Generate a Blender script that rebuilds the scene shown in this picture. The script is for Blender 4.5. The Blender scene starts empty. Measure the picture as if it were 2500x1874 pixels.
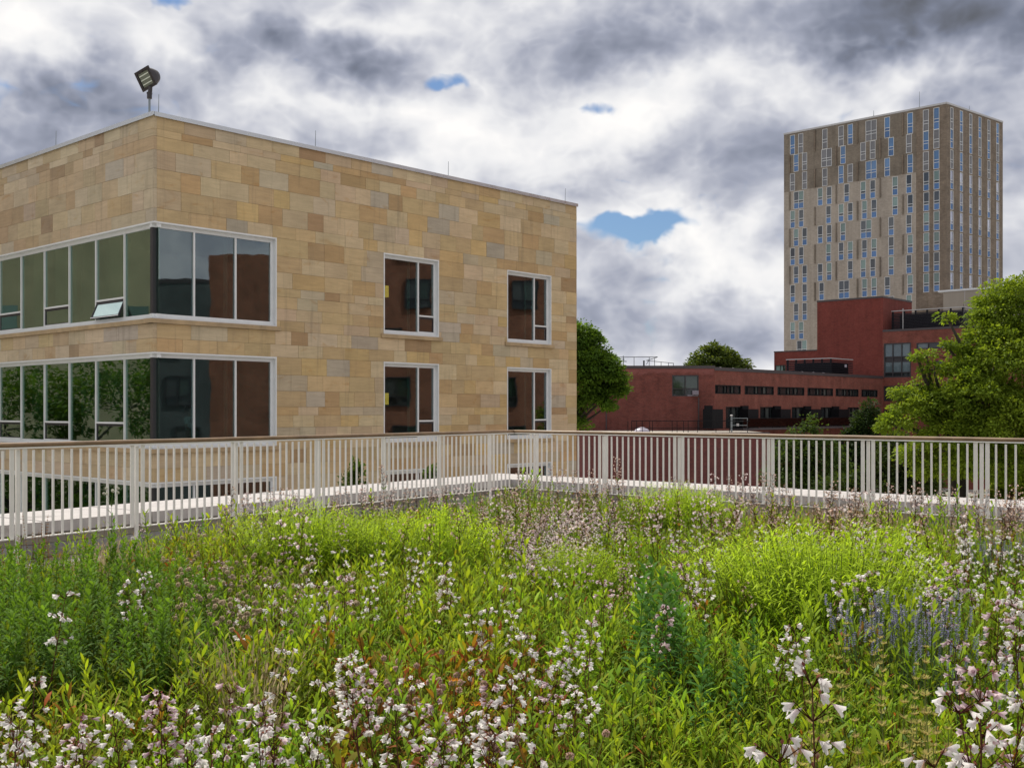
import bpy, math, random
import numpy as np
from mathutils import Vector, Matrix, Euler

S = bpy.context.scene
COL = S.collection
random.seed(7)
RNG = np.random.default_rng(11)
PI = math.pi

# ---------------------------------------------------------------- camera, sky, sun, exposure
FPX, CX, HY, ZC = 2700.0, 1250.0, 1002.0, 1.55      # focal length and horizon in 2500 px survey units; eye height above the terrace
cam_data = bpy.data.cameras.new("camera")
cam_data.sensor_width = 36.0
cam_data.sensor_fit = 'HORIZONTAL'
cam_data.lens = 36.0 * FPX / 2500.0
cam_data.shift_y = (HY - 937.0) / 2500.0
cam_data.clip_start = 0.05
cam_data.clip_end = 5000.0
cam = bpy.data.objects.new("camera", cam_data)
cam.location = (0, 0, ZC)
cam.rotation_euler = (PI / 2, 0, 0)
COL.objects.link(cam)
S.camera = cam

SUN_AZ, SUN_EL = math.radians(-30), math.radians(52)   # clockwise from +Y
sun_dir = Vector((math.cos(SUN_EL) * math.sin(SUN_AZ), math.cos(SUN_EL) * math.cos(SUN_AZ), math.sin(SUN_EL)))
sd = bpy.data.lights.new("sun", 'SUN')
sd.energy = 4.6
sd.angle = math.radians(0.6)
sd.color = (1.0, 0.94, 0.84)
sun = bpy.data.objects.new("sun", sd)
sun.rotation_euler = sun_dir.to_track_quat('Z', 'Y').to_euler()
sun.location = (-20, 30, 60)
COL.objects.link(sun)

S.view_settings.view_transform = 'Standard'
S.view_settings.look = 'None'
S.view_settings.exposure = 0.0
S.view_settings.gamma = 1.0
S.view_settings.use_curve_mapping = False


class NT:
    """short notation for building a node tree"""
    def __init__(self, tree):
        self.t = tree
        tree.nodes.clear()

    def n(self, typ, **kw):
        nd = self.t.nodes.new(typ)
        for k, v in kw.items():
            setattr(nd, k, v)
        return nd

    def put(self, sock, v):
        if isinstance(v, bpy.types.NodeSocket):
            self.t.links.new(v, sock)
        elif v is not None:
            if isinstance(v, (tuple, list)) and len(v) == 3 and sock.type == 'RGBA':
                v = (*v, 1.0)
            sock.default_value = v

    def math(self, op, a, b=0.0, c=None, clamp=False):
        nd = self.n('ShaderNodeMath', operation=op, use_clamp=clamp)
        self.put(nd.inputs[0], a)
        self.put(nd.inputs[1], b)
        if c is not None:
            self.put(nd.inputs[2], c)
        return nd.outputs[0]

    def vmath(self, op, a, b=None, scale=None):
        nd = self.n('ShaderNodeVectorMath', operation=op)
        self.put(nd.inputs[0], a)
        if b is not None:
            self.put(nd.inputs[1], b)
        if scale is not None:
            self.put(nd.inputs['Scale'], scale)
        return nd.outputs['Value'] if op in ('LENGTH', 'DOT_PRODUCT', 'DISTANCE') else nd.outputs['Vector']

    def noise(self, vec, scale=5.0, detail=4.0, rough=0.5, lac=2.0, dist=0.0, color=False):
        nd = self.n('ShaderNodeTexNoise')
        self.put(nd.inputs['Vector'], vec)
        nd.inputs['Scale'].default_value = scale
        nd.inputs['Detail'].default_value = detail
        nd.inputs['Roughness'].default_value = rough
        nd.inputs['Lacunarity'].default_value = lac
        nd.inputs['Distortion'].default_value = dist
        return nd.outputs['Color'] if color else nd.outputs[0]

    def ramp(self, fac, stops, interp='LINEAR'):
        nd = self.n('ShaderNodeValToRGB')
        cr = nd.color_ramp
        cr.interpolation = interp
        while len(cr.elements) > 1:
            cr.elements.remove(cr.elements[-1])
        cr.elements[0].position = stops[0][0]
        cr.elements[0].color = (*stops[0][1], 1)
        for p, c in stops[1:]:
            e = cr.elements.new(p)
            e.color = (*c, 1)
        self.put(nd.inputs[0], fac)
        return nd.outputs[0]

    def mix(self, fac, a, b, blend='MIX'):
        nd = self.n('ShaderNodeMix', data_type='RGBA', blend_type=blend)
        self.put(nd.inputs[0], fac)
        self.put(nd.inputs[6], a)
        self.put(nd.inputs[7], b)
        return nd.outputs[2]

    def maprange(self, v, a, b, c=0.0, d=1.0, smooth=False):
        nd = self.n('ShaderNodeMapRange', interpolation_type='SMOOTHSTEP' if smooth else 'LINEAR')
        self.put(nd.inputs[0], v)
        for i, x in enumerate((a, b, c, d)):
            self.put(nd.inputs[1 + i], x)
        return nd.outputs[0]


def direction(px, py):
    v = Vector(((px - CX) / FPX, 1.0, (HY - py) / FPX))
    return v.normalized()


world = bpy.data.worlds.new("World")
S.world = world
world.use_nodes = True
world.cycles.sampling_method = 'MANUAL'
world.cycles.sample_map_resolution = 512
W = NT(world.node_tree)
geo = W.n('ShaderNodeTexCoord').outputs['Generated']        # the view direction
sky = W.n('ShaderNodeTexSky', sky_type='NISHITA', sun_disc=False)
sky.sun_elevation = SUN_EL
sky.sun_rotation = SUN_AZ
sky.altitude = 50
sky.air_density = 1.0
sky.dust_density = 0.6
sky.ozone_density = 1.6


def cloud_density():
    """node group: billowing density of the cumulus at a direction"""
    g = bpy.data.node_groups.new("cloud_density", 'ShaderNodeTree')
    g.interface.new_socket("Vector", in_out='INPUT', socket_type='NodeSocketVector')
    g.interface.new_socket("Density", in_out='OUTPUT', socket_type='NodeSocketFloat')
    N = NT(g)
    gi = N.n('NodeGroupInput').outputs[0]
    q = N.vmath('MULTIPLY', gi, (1.0, 1.0, 1.5))
    w = N.noise(q, 9.0, 3, 0.55, color=True)
    q = N.vmath('ADD', q, N.vmath('SCALE', N.vmath('SUBTRACT', w, (0.5, 0.5, 0.5)), scale=0.05))
    a = N.noise(q, 3.6, 3, 0.45)
    # rounded heads at falling sizes: folded noise, creased between the heads
    acc = N.math('MULTIPLY', a, 0.80)
    for sc, amp in ((8.0, 0.95), (17.0, 0.50), (37.0, 0.26), (80.0, 0.13)):
        f = N.math('ABSOLUTE', N.math('SUBTRACT', N.noise(q, sc, 0, 0.5), 0.5))
        acc = N.math('ADD', acc, N.math('MULTIPLY', f, amp))
    d = acc
    out = N.n('NodeGroupOutput')
    N.put(out.inputs[0], d)
    return g


cd = cloud_density()


def dens(vec):
    nd = W.n('ShaderNodeGroup', node_tree=cd)
    W.put(nd.inputs[0], vec)
    return nd.outputs[0]


# slow wobble, so that the big masses placed below have torn outlines
wob = W.vmath('SUBTRACT', W.noise(geo, 7.0, 5, 0.58, color=True), (0.5, 0.5, 0.5))
dirw = W.vmath('ADD', geo, W.vmath('SCALE', wob, scale=0.17))


def blob(px, py, rx, ry, weight, src=None):
    c = direction(px, py)
    v = W.vmath('SUBTRACT', src if src is not None else dirw, tuple(c))
    v = W.vmath('MULTIPLY', v, (FPX / rx, FPX / rx, FPX / ry))
    return W.maprange(W.vmath('LENGTH', v), 0.0, 1.15, weight, 0.0, True)


def total(items):
    acc = items[0]
    for x in items[1:]:
        acc = W.math('ADD', acc, x)
    return acc


d0 = dens(geo)
d1 = dens(W.vmath('ADD', geo, (-0.010, 0.0, 0.030)))        # a step towards the light
relief = W.math('SUBTRACT', d0, d1)
big = W.noise(W.vmath('MULTIPLY', geo, (1.0, 1.0, 2.0)), 2.2, 3, 0.5)

# where the cloud deck is open
dirs = W.vmath('ADD', geo, W.vmath('SCALE', wob, scale=0.085))      # the gaps keep nearer to their place
gaps = total([blob(1478, 578, 120, 56, 0.80, dirs), blob(1580, 556, 130, 40, 0.80, dirs), blob(1105, 208, 100, 36, 0.78, dirs), blob(1425, 268, 110, 36, 0.78, dirs),
              blob(1295, 162, 85, 28, 0.66, dirs), blob(440, 5, 100, 36, 0.72, dirs), blob(860, 255, 90, 30, 0.25), blob(1210, 470, 80, 30, 0.2),
              blob(1160, 420, 60, 30, 0.2)])
cover = W.math('SUBTRACT', W.math('ADD', W.math('MULTIPLY', W.math('SUBTRACT', d0, 0.585), 2.2), 0.88), gaps)
cover = W.maprange(cover, 0.22, 0.62, 0.0, 1.0, True)

# thick, grey bodies (positive) and thin, shining ones (negative)
thick = total([blob(120, 270, 620, 190, 0.62), blob(-300, 330, 600, 260, 0.5), blob(660, 150, 250, 120, 0.50), blob(860, 160, 300, 90, 0.30),
               blob(2150, 40, 620, 130, 0.66), blob(2500, 20, 500, 200, 0.55), blob(1500, 70, 480, 110, 0.36), blob(1760, 395, 330, 160, 0.46),
               blob(2480, 400, 240, 150, 0.55), blob(1620, 730, 420, 110, 0.34), blob(1820, 560, 230, 90, 0.30),
               blob(880, 320, 220, 55, 0.36), blob(1500, 640, 200, 60, 0.3), blob(1560, 790, 560, 150, 0.24), blob(2480, 640, 260, 110, 0.22),
               blob(40, 420, 330, 60, 0.15)])
thin = total([blob(420, 90, 330, 130, 0.55), blob(850, 80, 260, 80, 0.42), blob(1150, 330, 520, 170, 0.60), blob(1560, 250, 320, 200, 0.45),
              blob(1640, 550, 150, 90, 0.70), blob(1720, 620, 220, 100, 0.45), blob(1380, 680, 200, 60, 0.28), blob(20, 30, 260, 120, 0.35),
              blob(1430, 470, 330, 60, 0.42), blob(2000, 230, 480, 90, 0.25), blob(1990, 620, 300, 90, 0.20), blob(600, 330, 300, 60, 0.25)])
lum = W.math('ADD', 0.66, W.math('MULTIPLY', relief, 0.95))
lum = W.math('ADD', lum, W.math('MULTIPLY', W.math('SUBTRACT', d0, 0.59), -0.45))
lum = W.math('ADD', lum, W.math('MULTIPLY', W.math('SUBTRACT', big, 0.5), -0.35))
lum = W.math('ADD', W.math('SUBTRACT', lum, W.math('MULTIPLY', thick, 0.52)), W.math('MULTIPLY', thin, 0.42))
# an overcast sky grows brighter towards the zenith
sepz = W.n('ShaderNodeSeparateXYZ')
W.put(sepz.inputs[0], geo)
zen = W.maprange(sepz.outputs[2], 0.40, 0.95, 0.0, 1.0, True)
lum = W.math('ADD', lum, W.math('MULTIPLY', zen, 0.35))
ccol = W.ramp(lum, [(0.0, (0.115, 0.122, 0.140)), (0.20, (0.205, 0.228, 0.298)), (0.40, (0.37, 0.395, 0.485)),
                    (0.58, (0.60, 0.615, 0.68)), (0.78, (0.86, 0.86, 0.875)), (1.0, (1.02, 1.0, 0.98))])
ccol = W.vmath('SCALE', ccol, scale=10.0)
skycol = W.mix(cover, W.vmath('MULTIPLY', sky.outputs[0], (0.60, 0.72, 0.86)), ccol)
bg = W.n('ShaderNodeBackground')
W.put(bg.inputs['Color'], skycol)
bg.inputs['Strength'].default_value = 0.1
wo = W.n('ShaderNodeOutputWorld')
W.put(wo.inputs['Surface'], bg.outputs[0])

# ---------------------------------------------------------------- materials
def new_mat(name):
    m = bpy.data.materials.new(name)
    m.use_nodes = True
    T = NT(m.node_tree)
    out = T.n('ShaderNodeOutputMaterial')
    return m, T, out


def pos_of(T):
    return T.n('ShaderNodeNewGeometry').outputs['Position']


def plain(name, col, rough=0.6, metal=0.0, spec=0.5, vary=0.12, vscale=3.0, bump=0.0, bscale=60.0, dirt=None, stretch=(1, 1, 1)):
    """painted metal, concrete, plaster: a base colour with mottling, optional fine relief and stains"""
    m, T, out = new_mat(name)
    p = T.vmath('MULTIPLY', pos_of(T), stretch)
    b = T.n('ShaderNodeBsdfPrincipled')
    n1 = T.noise(p, vscale, 5, 0.6)
    f = T.maprange(n1, 0.3, 0.7, 1 - vary, 1 + vary)
    c = T.vmath('SCALE', tuple(col), scale=f)
    if dirt:
        n2 = T.noise(p, dirt[1], 6, 0.65)
        c = T.mix(T.maprange(n2, dirt[2], dirt[2] + 0.16, 0.0, dirt[3]), c, tuple(dirt[0]))
    T.put(b.inputs['Base Color'], c)
    T.put(b.inputs['Roughness'], T.maprange(n1, 0.3, 0.7, max(0.02, rough - 0.08), min(1.0, rough + 0.08)))
    b.inputs['Metallic'].default_value = metal
    b.inputs['Specular IOR Level'].default_value = spec
    if bump:
        bp = T.n('ShaderNodeBump')
        bp.inputs['Strength'].default_value = bump
        bp.inputs['Distance'].default_value = 0.01
        T.put(bp.inputs['Height'], T.noise(p, bscale, 4, 0.6))
        T.put(b.inputs['Normal'], bp.outputs[0])
    T.put(out.inputs['Surface'], b.outputs[0])
    return m


def stone_mat(name, per_object):
    """sandstone slab: each slab has its own colour; bedding bands, veins and dark specks run through it"""
    m, T, out = new_mat(name)
    b = T.n('ShaderNodeBsdfPrincipled')
    if per_object:
        oi = T.n('ShaderNodeObjectInfo')
        col, rnd = oi.outputs['Color'], oi.outputs['Random']
    else:
        at = T.n('ShaderNodeAttribute', attribute_name='Col')
        col = at.outputs['Color']
        sp = T.n('ShaderNodeSeparateColor')
        T.put(sp.inputs[0], col)
        rnd = T.math('FRACT', T.math('MULTIPLY', sp.outputs[0], 977.0))
    p = pos_of(T)
    off = T.n('ShaderNodeCombineXYZ')
    T.put(off.inputs[0], T.math('MULTIPLY', rnd, 37.0))
    T.put(off.inputs[2], T.math('MULTIPLY', rnd, 61.0))
    q = T.vmath('ADD', p, off.outputs[0])
    band = T.noise(T.vmath('MULTIPLY', q, (0.5, 0.5, 5.0)), 2.2, 5, 0.6, dist=1.2)
    cloud = T.noise(q, 1.4, 4, 0.55)
    grain = T.noise(q, 55.0, 3, 0.6)
    f = T.math('ADD', T.maprange(band, 0.3, 0.7, -0.10, 0.10), T.maprange(cloud, 0.3, 0.7, -0.08, 0.08))
    f = T.math('ADD', T.math('ADD', f, T.maprange(grain, 0.3, 0.7, -0.05, 0.05)), 1.0)
    c = T.vmath('SCALE', col, scale=f)
    iron = T.noise(T.vmath('MULTIPLY', q, (1, 1, 2.2)), 0.9, 4, 0.6, dist=1.5)
    c = T.mix(T.maprange(iron, 0.60, 0.72, 0.0, 0.55), c, T.vmath('MULTIPLY', c, (0.86, 0.70, 0.50)))
    # run-off streaks below the coping and dust: stains with a shape of their own
    st = T.noise(T.vmath('MULTIPLY', p, (3.0, 3.0, 0.22)), 2.0, 4, 0.6)
    c = T.mix(T.maprange(st, 0.55, 0.75, 0.0, 0.30), c, (0.13, 0.11, 0.085))
    T.put(b.inputs['Base Color'], c)
    b.inputs['Roughness'].default_value = 0.85
    b.inputs['Specular IOR Level'].default_value = 0.25
    bp = T.n('ShaderNodeBump')
    bp.inputs['Strength'].default_value = 0.35
    bp.inputs['Distance'].default_value = 0.006
    T.put(bp.inputs['Height'], T.math('ADD', grain, T.math('MULTIPLY', band, 1.5)))
    T.put(b.inputs['Normal'], bp.outputs[0])
    T.put(out.inputs['Surface'], b.outputs[0])
    return m


def face_coord(T):
    """(metres along a vertical face, height, 0) from the surface's own normal"""
    g = T.n('ShaderNodeNewGeometry')
    tan = T.vmath('NORMALIZE', T.vmath('CROSS_PRODUCT', (0.0, 0.0, 1.0), g.outputs['True Normal']))
    u = T.vmath('DOT_PRODUCT', g.outputs['Position'], tan)
    sp = T.n('ShaderNodeSeparateXYZ')
    T.put(sp.inputs[0], g.outputs['Position'])
    cb = T.n('ShaderNodeCombineXYZ')
    T.put(cb.inputs[0], u)
    T.put(cb.inputs[1], sp.outputs[2])
    return cb.outputs[0], sp.outputs[2], g.outputs['Position']


def brick_mat(name, c1, c2, mortar, bw=0.203, bh=0.0677, ms=0.010, eff=None, mott=0.22, rough_relief=0.0, mscale=0.8):
    m, T, out = new_mat(name)
    uv, z, p = face_coord(T)
    br = T.n('ShaderNodeTexBrick')
    T.put(br.inputs['Vector'], uv)
    for k, v in (('Color1', (*c1, 1)), ('Color2', (*c2, 1)), ('Mortar', (*mortar, 1)), ('Scale', 1.0), ('Mortar Size', ms),
                 ('Mortar Smooth', 0.1), ('Bias', 0.0), ('Brick Width', bw), ('Row Height', bh)):
        br.inputs[k].default_value = v
    n1 = T.noise(p, mscale, 5, 0.62)
    n2 = T.noise(T.vmath('MULTIPLY', p, (2.2, 2.2, 5.0)), 1.0, 3, 0.7)
    n3 = T.noise(T.vmath('MULTIPLY', p, (1.6, 1.6, 0.12)), 1.0, 3, 0.6)
    f = T.math('ADD', T.maprange(n1, 0.3, 0.7, 1 - mott, 1 + mott), T.maprange(n2, 0.3, 0.7, -0.13, 0.13))
    f = T.math('ADD', f, T.maprange(n3, 0.35, 0.65, -0.08, 0.08))
    c = T.vmath('SCALE', br.outputs['Color'], scale=f)
    if eff:                                             # salt bloom under the coping, ragged towards its lower edge
        ztop, depth, col = eff
        ragged = T.math('ADD', z, T.math('MULTIPLY', T.math('SUBTRACT', T.noise(uv, 1.1, 5, 0.7), 0.5), depth * 2.4))
        c = T.mix(T.maprange(ragged, ztop - depth, ztop - depth + 0.25, 0.0, 0.55), c, col)
    b = T.n('ShaderNodeBsdfPrincipled')
    T.put(b.inputs['Base Color'], c)
    b.inputs['Roughness'].default_value = 0.85
    b.inputs['Specular IOR Level'].default_value = 0.2
    bp = T.n('ShaderNodeBump')
    bp.inputs['Strength'].default_value = 0.5
    bp.inputs['Distance'].default_value = 0.01 + rough_relief
    h = T.math('SUBTRACT', 1.0, br.outputs['Fac'])
    if rough_relief:
        h = T.math('ADD', h, T.math('MULTIPLY', T.noise(T.vmath('MULTIPLY', uv, (0.8, 3.2, 1)), 1.3, 3, 0.7), 1.5))
    T.put(bp.inputs['Height'], h)
    T.put(b.inputs['Normal'], bp.outputs[0])
    T.put(out.inputs['Surface'], b.outputs[0])
    return m


def glass_mat(name, tint, refl=0.16, wav=0.010, wscale=0.9, gcol=(0.92, 0.97, 0.98)):
    """window glass: tinted see-through plus a mirror layer that grows towards grazing angles, slightly wavy like toughened panes"""
    m, T, out = new_mat(name)
    tr = T.n('ShaderNodeBsdfTransparent')
    T.put(tr.inputs[0], (*tint, 1.0))
    gl = T.n('ShaderNodeBsdfGlossy')
    T.put(gl.inputs[0], (*gcol, 1.0))
    gl.inputs['Roughness'].default_value = 0.015
    bp = T.n('ShaderNodeBump')
    bp.inputs['Strength'].default_value = 1.0
    bp.inputs['Distance'].default_value = wav
    T.put(bp.inputs['Height'], T.noise(pos_of(T), wscale, 2, 0.4))
    T.put(gl.inputs['Normal'], bp.outputs[0])
    lw = T.n('ShaderNodeLayerWeight')
    lw.inputs['Blend'].default_value = 0.25
    fac = T.math('ADD', T.math('MULTIPLY', lw.outputs['Facing'], 0.30), refl, clamp=True)
    mx = T.n('ShaderNodeMixShader')
    T.put(mx.inputs[0], fac)
    T.put(mx.inputs[1], tr.outputs[0])
    T.put(mx.inputs[2], gl.outputs[0])
    T.put(out.inputs['Surface'], mx.outputs[0])
    return m


def gloss_mat(name, col, rough=0.05, spec=0.9, vary=0.2, wav=0.004, coat=0.0, metal=0.0):
    """opaque shiny panel or a pane with a blind close behind it"""
    m, T, out = new_mat(name)
    b = T.n('ShaderNodeBsdfPrincipled')
    p = pos_of(T)
    oi = T.n('ShaderNodeObjectInfo')
    f = T.math('ADD', T.maprange(oi.outputs['Random'], 0, 1, 1 - vary, 1 + vary), T.maprange(T.noise(p, 1.2, 3, 0.5), 0.3, 0.7, -0.08, 0.08))
    T.put(b.inputs['Base Color'], T.vmath('SCALE', tuple(col), scale=f))
    b.inputs['Roughness'].default_value = rough
    b.inputs['Specular IOR Level'].default_value = spec
    b.inputs['Metallic'].default_value = metal
    b.inputs['Coat Weight'].default_value = coat
    b.inputs['Coat Roughness'].default_value = 0.02
    bp = T.n('ShaderNodeBump')
    bp.inputs['Strength'].default_value = 1.0
    bp.inputs['Distance'].default_value = wav
    T.put(bp.inputs['Height'], T.noise(p, 0.8, 2, 0.4))
    T.put(b.inputs['Normal'], bp.outputs[0])
    T.put(out.inputs['Surface'], b.outputs[0])
    return m


def leaf_mat(name, trans=0.42, gloss=0.30, rough=0.42, sat=1.0, vary=0.22, warm=(1.25, 1.12, 0.45)):
    """leaves, stems and petals: colour from the mesh, light passing through"""
    m, T, out = new_mat(name)
    at = T.n('ShaderNodeAttribute', attribute_name='Col')
    oi = T.n('ShaderNodeObjectInfo')
    p = pos_of(T)
    f = T.math('ADD', T.maprange(T.noise(p, 2.2, 3, 0.6), 0.3, 0.7, 1 - vary, 1 + vary), T.maprange(oi.outputs['Random'], 0, 1, -0.10, 0.10))
    c = T.vmath('SCALE', at.outputs['Color'], scale=f)
    b = T.n('ShaderNodeBsdfPrincipled')
    T.put(b.inputs['Base Color'], c)
    b.inputs['Roughness'].default_value = rough
    b.inputs['Specular IOR Level'].default_value = gloss
    tl = T.n('ShaderNodeBsdfTranslucent')
    T.put(tl.inputs[0], T.vmath('MULTIPLY', c, warm))
    mx = T.n('ShaderNodeMixShader')
    mx.inputs[0].default_value = trans
    T.put(mx.inputs[1], b.outputs[0])
    T.put(mx.inputs[2], tl.outputs[0])
    T.put(out.inputs['Surface'], mx.outputs[0])
    return m


M = {}
M['stone'] = stone_mat('sandstone_slab', True)
M['stone_rest'] = stone_mat('sandstone_slab_small', False)
M['joint'] = plain('mortar_joint', (0.31, 0.238, 0.155), 0.95, vary=0.15)
M['sill'] = plain('sandstone_sill', (0.40, 0.29, 0.17), 0.85, vary=0.18, vscale=2.5, bump=0.3, dirt=((0.12, 0.10, 0.075), 3.0, 0.58, 0.5))
M['capmetal'] = plain('parapet_cap_metal', (0.55, 0.56, 0.57), 0.30, metal=0.85, vary=0.05)
M['frame'] = plain('white_window_paint', (0.70, 0.71, 0.72), 0.40, vary=0.04)
M['darkframe'] = plain('dark_window_gasket', (0.030, 0.026, 0.030), 0.5, vary=0.1)
M['glass_left'] = glass_mat('green_grey_glass', (0.38, 0.58, 0.52), 0.26, wav=0.0018, gcol=(0.74, 0.90, 0.82))
M['glass_right'] = glass_mat('bluish_glass', (0.42, 0.56, 0.56), 0.13, wav=0.0018, wscale=0.9, gcol=(0.90, 0.96, 1.0))
M['glass_vent'] = glass_mat('open_vent_glass', (0.36, 0.46, 0.41), 0.62, wav=0.001, gcol=(0.82, 1.0, 0.95))
M['slate'] = plain('dark_slate_cladding', (0.075, 0.088, 0.088), 0.7, vary=0.3, vscale=0.8)
M['interior'] = plain('interior_plaster', (0.40, 0.43, 0.41), 0.9, vary=0.1)
M['curtain'] = plain('curtain_cloth', (0.30, 0.33, 0.26), 0.95, vary=0.1, vscale=8)
M['railpaint'] = plain('cream_rail_paint', (0.78, 0.755, 0.70), 0.38, vary=0.05, vscale=9, dirt=((0.40, 0.36, 0.30), 7.0, 0.66, 0.5))
M['handrail'] = plain('oiled_wood_handrail', (0.215, 0.135, 0.070), 0.50, vary=0.28, vscale=5, stretch=(1, 1, 1), dirt=((0.46, 0.36, 0.24), 9.0, 0.62, 0.6))
M['coping'] = plain('cast_coping_concrete', (0.42, 0.395, 0.385), 0.9, vary=0.14, vscale=6, bump=0.35, bscale=90, dirt=((0.20, 0.185, 0.175), 2.6, 0.56, 0.75))
M['flash'] = plain('grey_flashing', (0.30, 0.29, 0.30), 0.55, metal=0.15, vary=0.14, vscale=1.2, dirt=((0.16, 0.15, 0.145), 1.6, 0.56, 0.6))
M['flash2'] = plain('brown_grey_band', (0.25, 0.225, 0.19), 0.6, vary=0.14, vscale=1.4)
M['paver'] = plain('terrace_paver', (0.24, 0.215, 0.225), 0.9, vary=0.16, vscale=3, bump=0.3)
M['soil'] = plain('planting_soil', (0.060, 0.043, 0.028), 1.0, vary=0.4, vscale=6, bump=0.8, bscale=25)
M['ground'] = plain('courtyard_paving', (0.36, 0.34, 0.31), 0.95, vary=0.14, vscale=0.3, dirt=((0.10, 0.15, 0.05), 0.05, 0.50, 1.0))
M['brick'] = brick_mat('red_brick', (0.215, 0.047, 0.033), (0.150, 0.033, 0.025), (0.19, 0.110, 0.088), eff=None)
M['brick_low'] = brick_mat('red_brick_terrace_block', (0.160, 0.036, 0.034), (0.105, 0.024, 0.025), (0.15, 0.09, 0.085), mott=0.13)
M['brick_a'] = brick_mat('red_brick_blank_wall', (0.200, 0.042, 0.032), (0.122, 0.027, 0.023), (0.17, 0.098, 0.082), eff=(6.0, 0.75, (0.30, 0.115, 0.105)), mott=0.20)
M['brick_hi'] = brick_mat('red_brick_upper_block', (0.200, 0.038, 0.030), (0.150, 0.029, 0.024), (0.16, 0.062, 0.05), mott=0.10)
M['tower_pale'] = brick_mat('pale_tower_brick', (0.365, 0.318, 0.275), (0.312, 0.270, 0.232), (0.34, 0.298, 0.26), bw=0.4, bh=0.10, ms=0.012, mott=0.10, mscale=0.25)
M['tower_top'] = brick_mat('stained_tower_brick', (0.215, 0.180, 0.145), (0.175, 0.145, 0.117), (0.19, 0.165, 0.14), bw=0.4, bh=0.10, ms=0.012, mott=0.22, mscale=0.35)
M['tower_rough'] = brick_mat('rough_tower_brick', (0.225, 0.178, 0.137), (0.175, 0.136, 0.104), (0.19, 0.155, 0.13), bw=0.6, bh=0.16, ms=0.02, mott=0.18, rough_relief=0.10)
M['concrete'] = plain('annex_concrete', (0.30, 0.265, 0.225), 0.9, vary=0.1, vscale=0.5, stretch=(1, 1, 0.2))
M['capgrey'] = plain('grey_roof_edge', (0.42, 0.41, 0.42), 0.5, vary=0.06)
M['capbrown'] = plain('dark_roof_edge', (0.060, 0.048, 0.052), 0.6, vary=0.12)
M['black'] = plain('black_steel', (0.008, 0.008, 0.010), 0.55, spec=0.15, vary=0.15)
M['louvre'] = plain('dark_louvre', (0.012, 0.011, 0.017), 0.50, spec=0.2, vary=0.15)
M['darkglass'] = gloss_mat('dark_office_glass', (0.022, 0.026, 0.028), 0.04, 0.7, wav=0.006)
M['skyglass'] = gloss_mat('grey_blue_office_glass', (0.10, 0.135, 0.15), 0.04, 0.9, wav=0.006)
M['curtainpane'] = gloss_mat('curtained_dark_pane', (0.060, 0.066, 0.064), 0.06, 0.6, vary=0.4)
M['glassgreen'] = gloss_mat('green_tinted_pane', (0.035, 0.055, 0.042), 0.03, 0.9)
M['tealblind'] = gloss_mat('teal_blind_pane', (0.165, 0.235, 0.225), 0.08, 0.6, vary=0.3)
M['darkpane'] = gloss_mat('dark_tower_pane', (0.060, 0.068, 0.080), 0.05, 0.7, vary=0.35)
M['bluepanel'] = gloss_mat('blue_spandrel_panel', (0.060, 0.145, 0.330), 0.10, 0.7, vary=0.18)
M['bluepane'] = gloss_mat('blue_tower_pane', (0.075, 0.165, 0.330), 0.06, 0.8, vary=0.25)
M['greyscreen'] = gloss_mat('grey_louvre_screen', (0.165, 0.165, 0.180), 0.5, 0.4, vary=0.1)
M['brightpane'] = gloss_mat('mirror_tower_pane', (0.48, 0.48, 0.53), 0.03, 1.0, vary=0.3, metal=0.85)
M['towerframe'] = plain('pale_tower_frame', (0.60, 0.61, 0.63), 0.5, vary=0.04)
M['greypole'] = plain('galvanised_pole', (0.22, 0.25, 0.27), 0.45, metal=0.3, vary=0.08)
M['bronze'] = plain('dark_bronze_housing', (0.030, 0.024, 0.028), 0.5, vary=0.12)
M['lampglass'] = gloss_mat('floodlight_glass', (0.16, 0.18, 0.15), 0.06, 0.8)
M['lampstrip'] = plain('floodlight_reflector', (0.66, 0.70, 0.62), 0.3, vary=0.05)
M['foliage'] = leaf_mat('meadow_leaf', 0.42, 0.07, 0.62, warm=(1.25, 1.22, 0.65))
M['petal'] = leaf_mat('meadow_petal', 0.55, 0.10, 0.60, vary=0.06, warm=(1.0, 0.98, 0.96))
M['stem'] = leaf_mat('meadow_stem', 0.05, 0.30, 0.5, vary=0.15)
M['treeleaf'] = leaf_mat('tree_leaf', 0.48, 0.07, 0.55, vary=0.20, warm=(1.3, 1.2, 0.45))
M['bark'] = plain('tree_bark', (0.050, 0.040, 0.032), 0.95, vary=0.3, vscale=6, bump=0.6, bscale=14)
M['skin'] = plain('person_skin', (0.36, 0.20, 0.13), 0.6, vary=0.05)
M['shirt'] = plain('white_shirt', (0.62, 0.62, 0.62), 0.9, vary=0.05)
M['hair'] = plain('dark_hair', (0.02, 0.015, 0.012), 0.6, vary=0.1)
M['dome'] = plain('white_skylight_dome', (0.40, 0.37, 0.44), 0.4, vary=0.05)
M['acunit'] = plain('grey_air_conditioner', (0.20, 0.18, 0.22), 0.6, vary=0.08)
M['brick_orange'] = brick_mat('orange_brick', (0.30, 0.115, 0.062), (0.23, 0.085, 0.05), (0.26, 0.16, 0.12))
M['tanstone'] = plain('tan_neighbour_stone', (0.50, 0.42, 0.29), 0.9, vary=0.2, vscale=0.5)
M['meshpanel'] = glass_mat('black_balcony_mesh', (0.10, 0.10, 0.105), 0.01)
def lamp_mat(name, col, strength):
    m, T, out = new_mat(name)
    e = T.n('ShaderNodeEmission')
    T.put(e.inputs[0], (*col, 1.0))
    e.inputs[1].default_value = strength
    T.put(out.inputs['Surface'], e.outputs[0])
    return m


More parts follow.
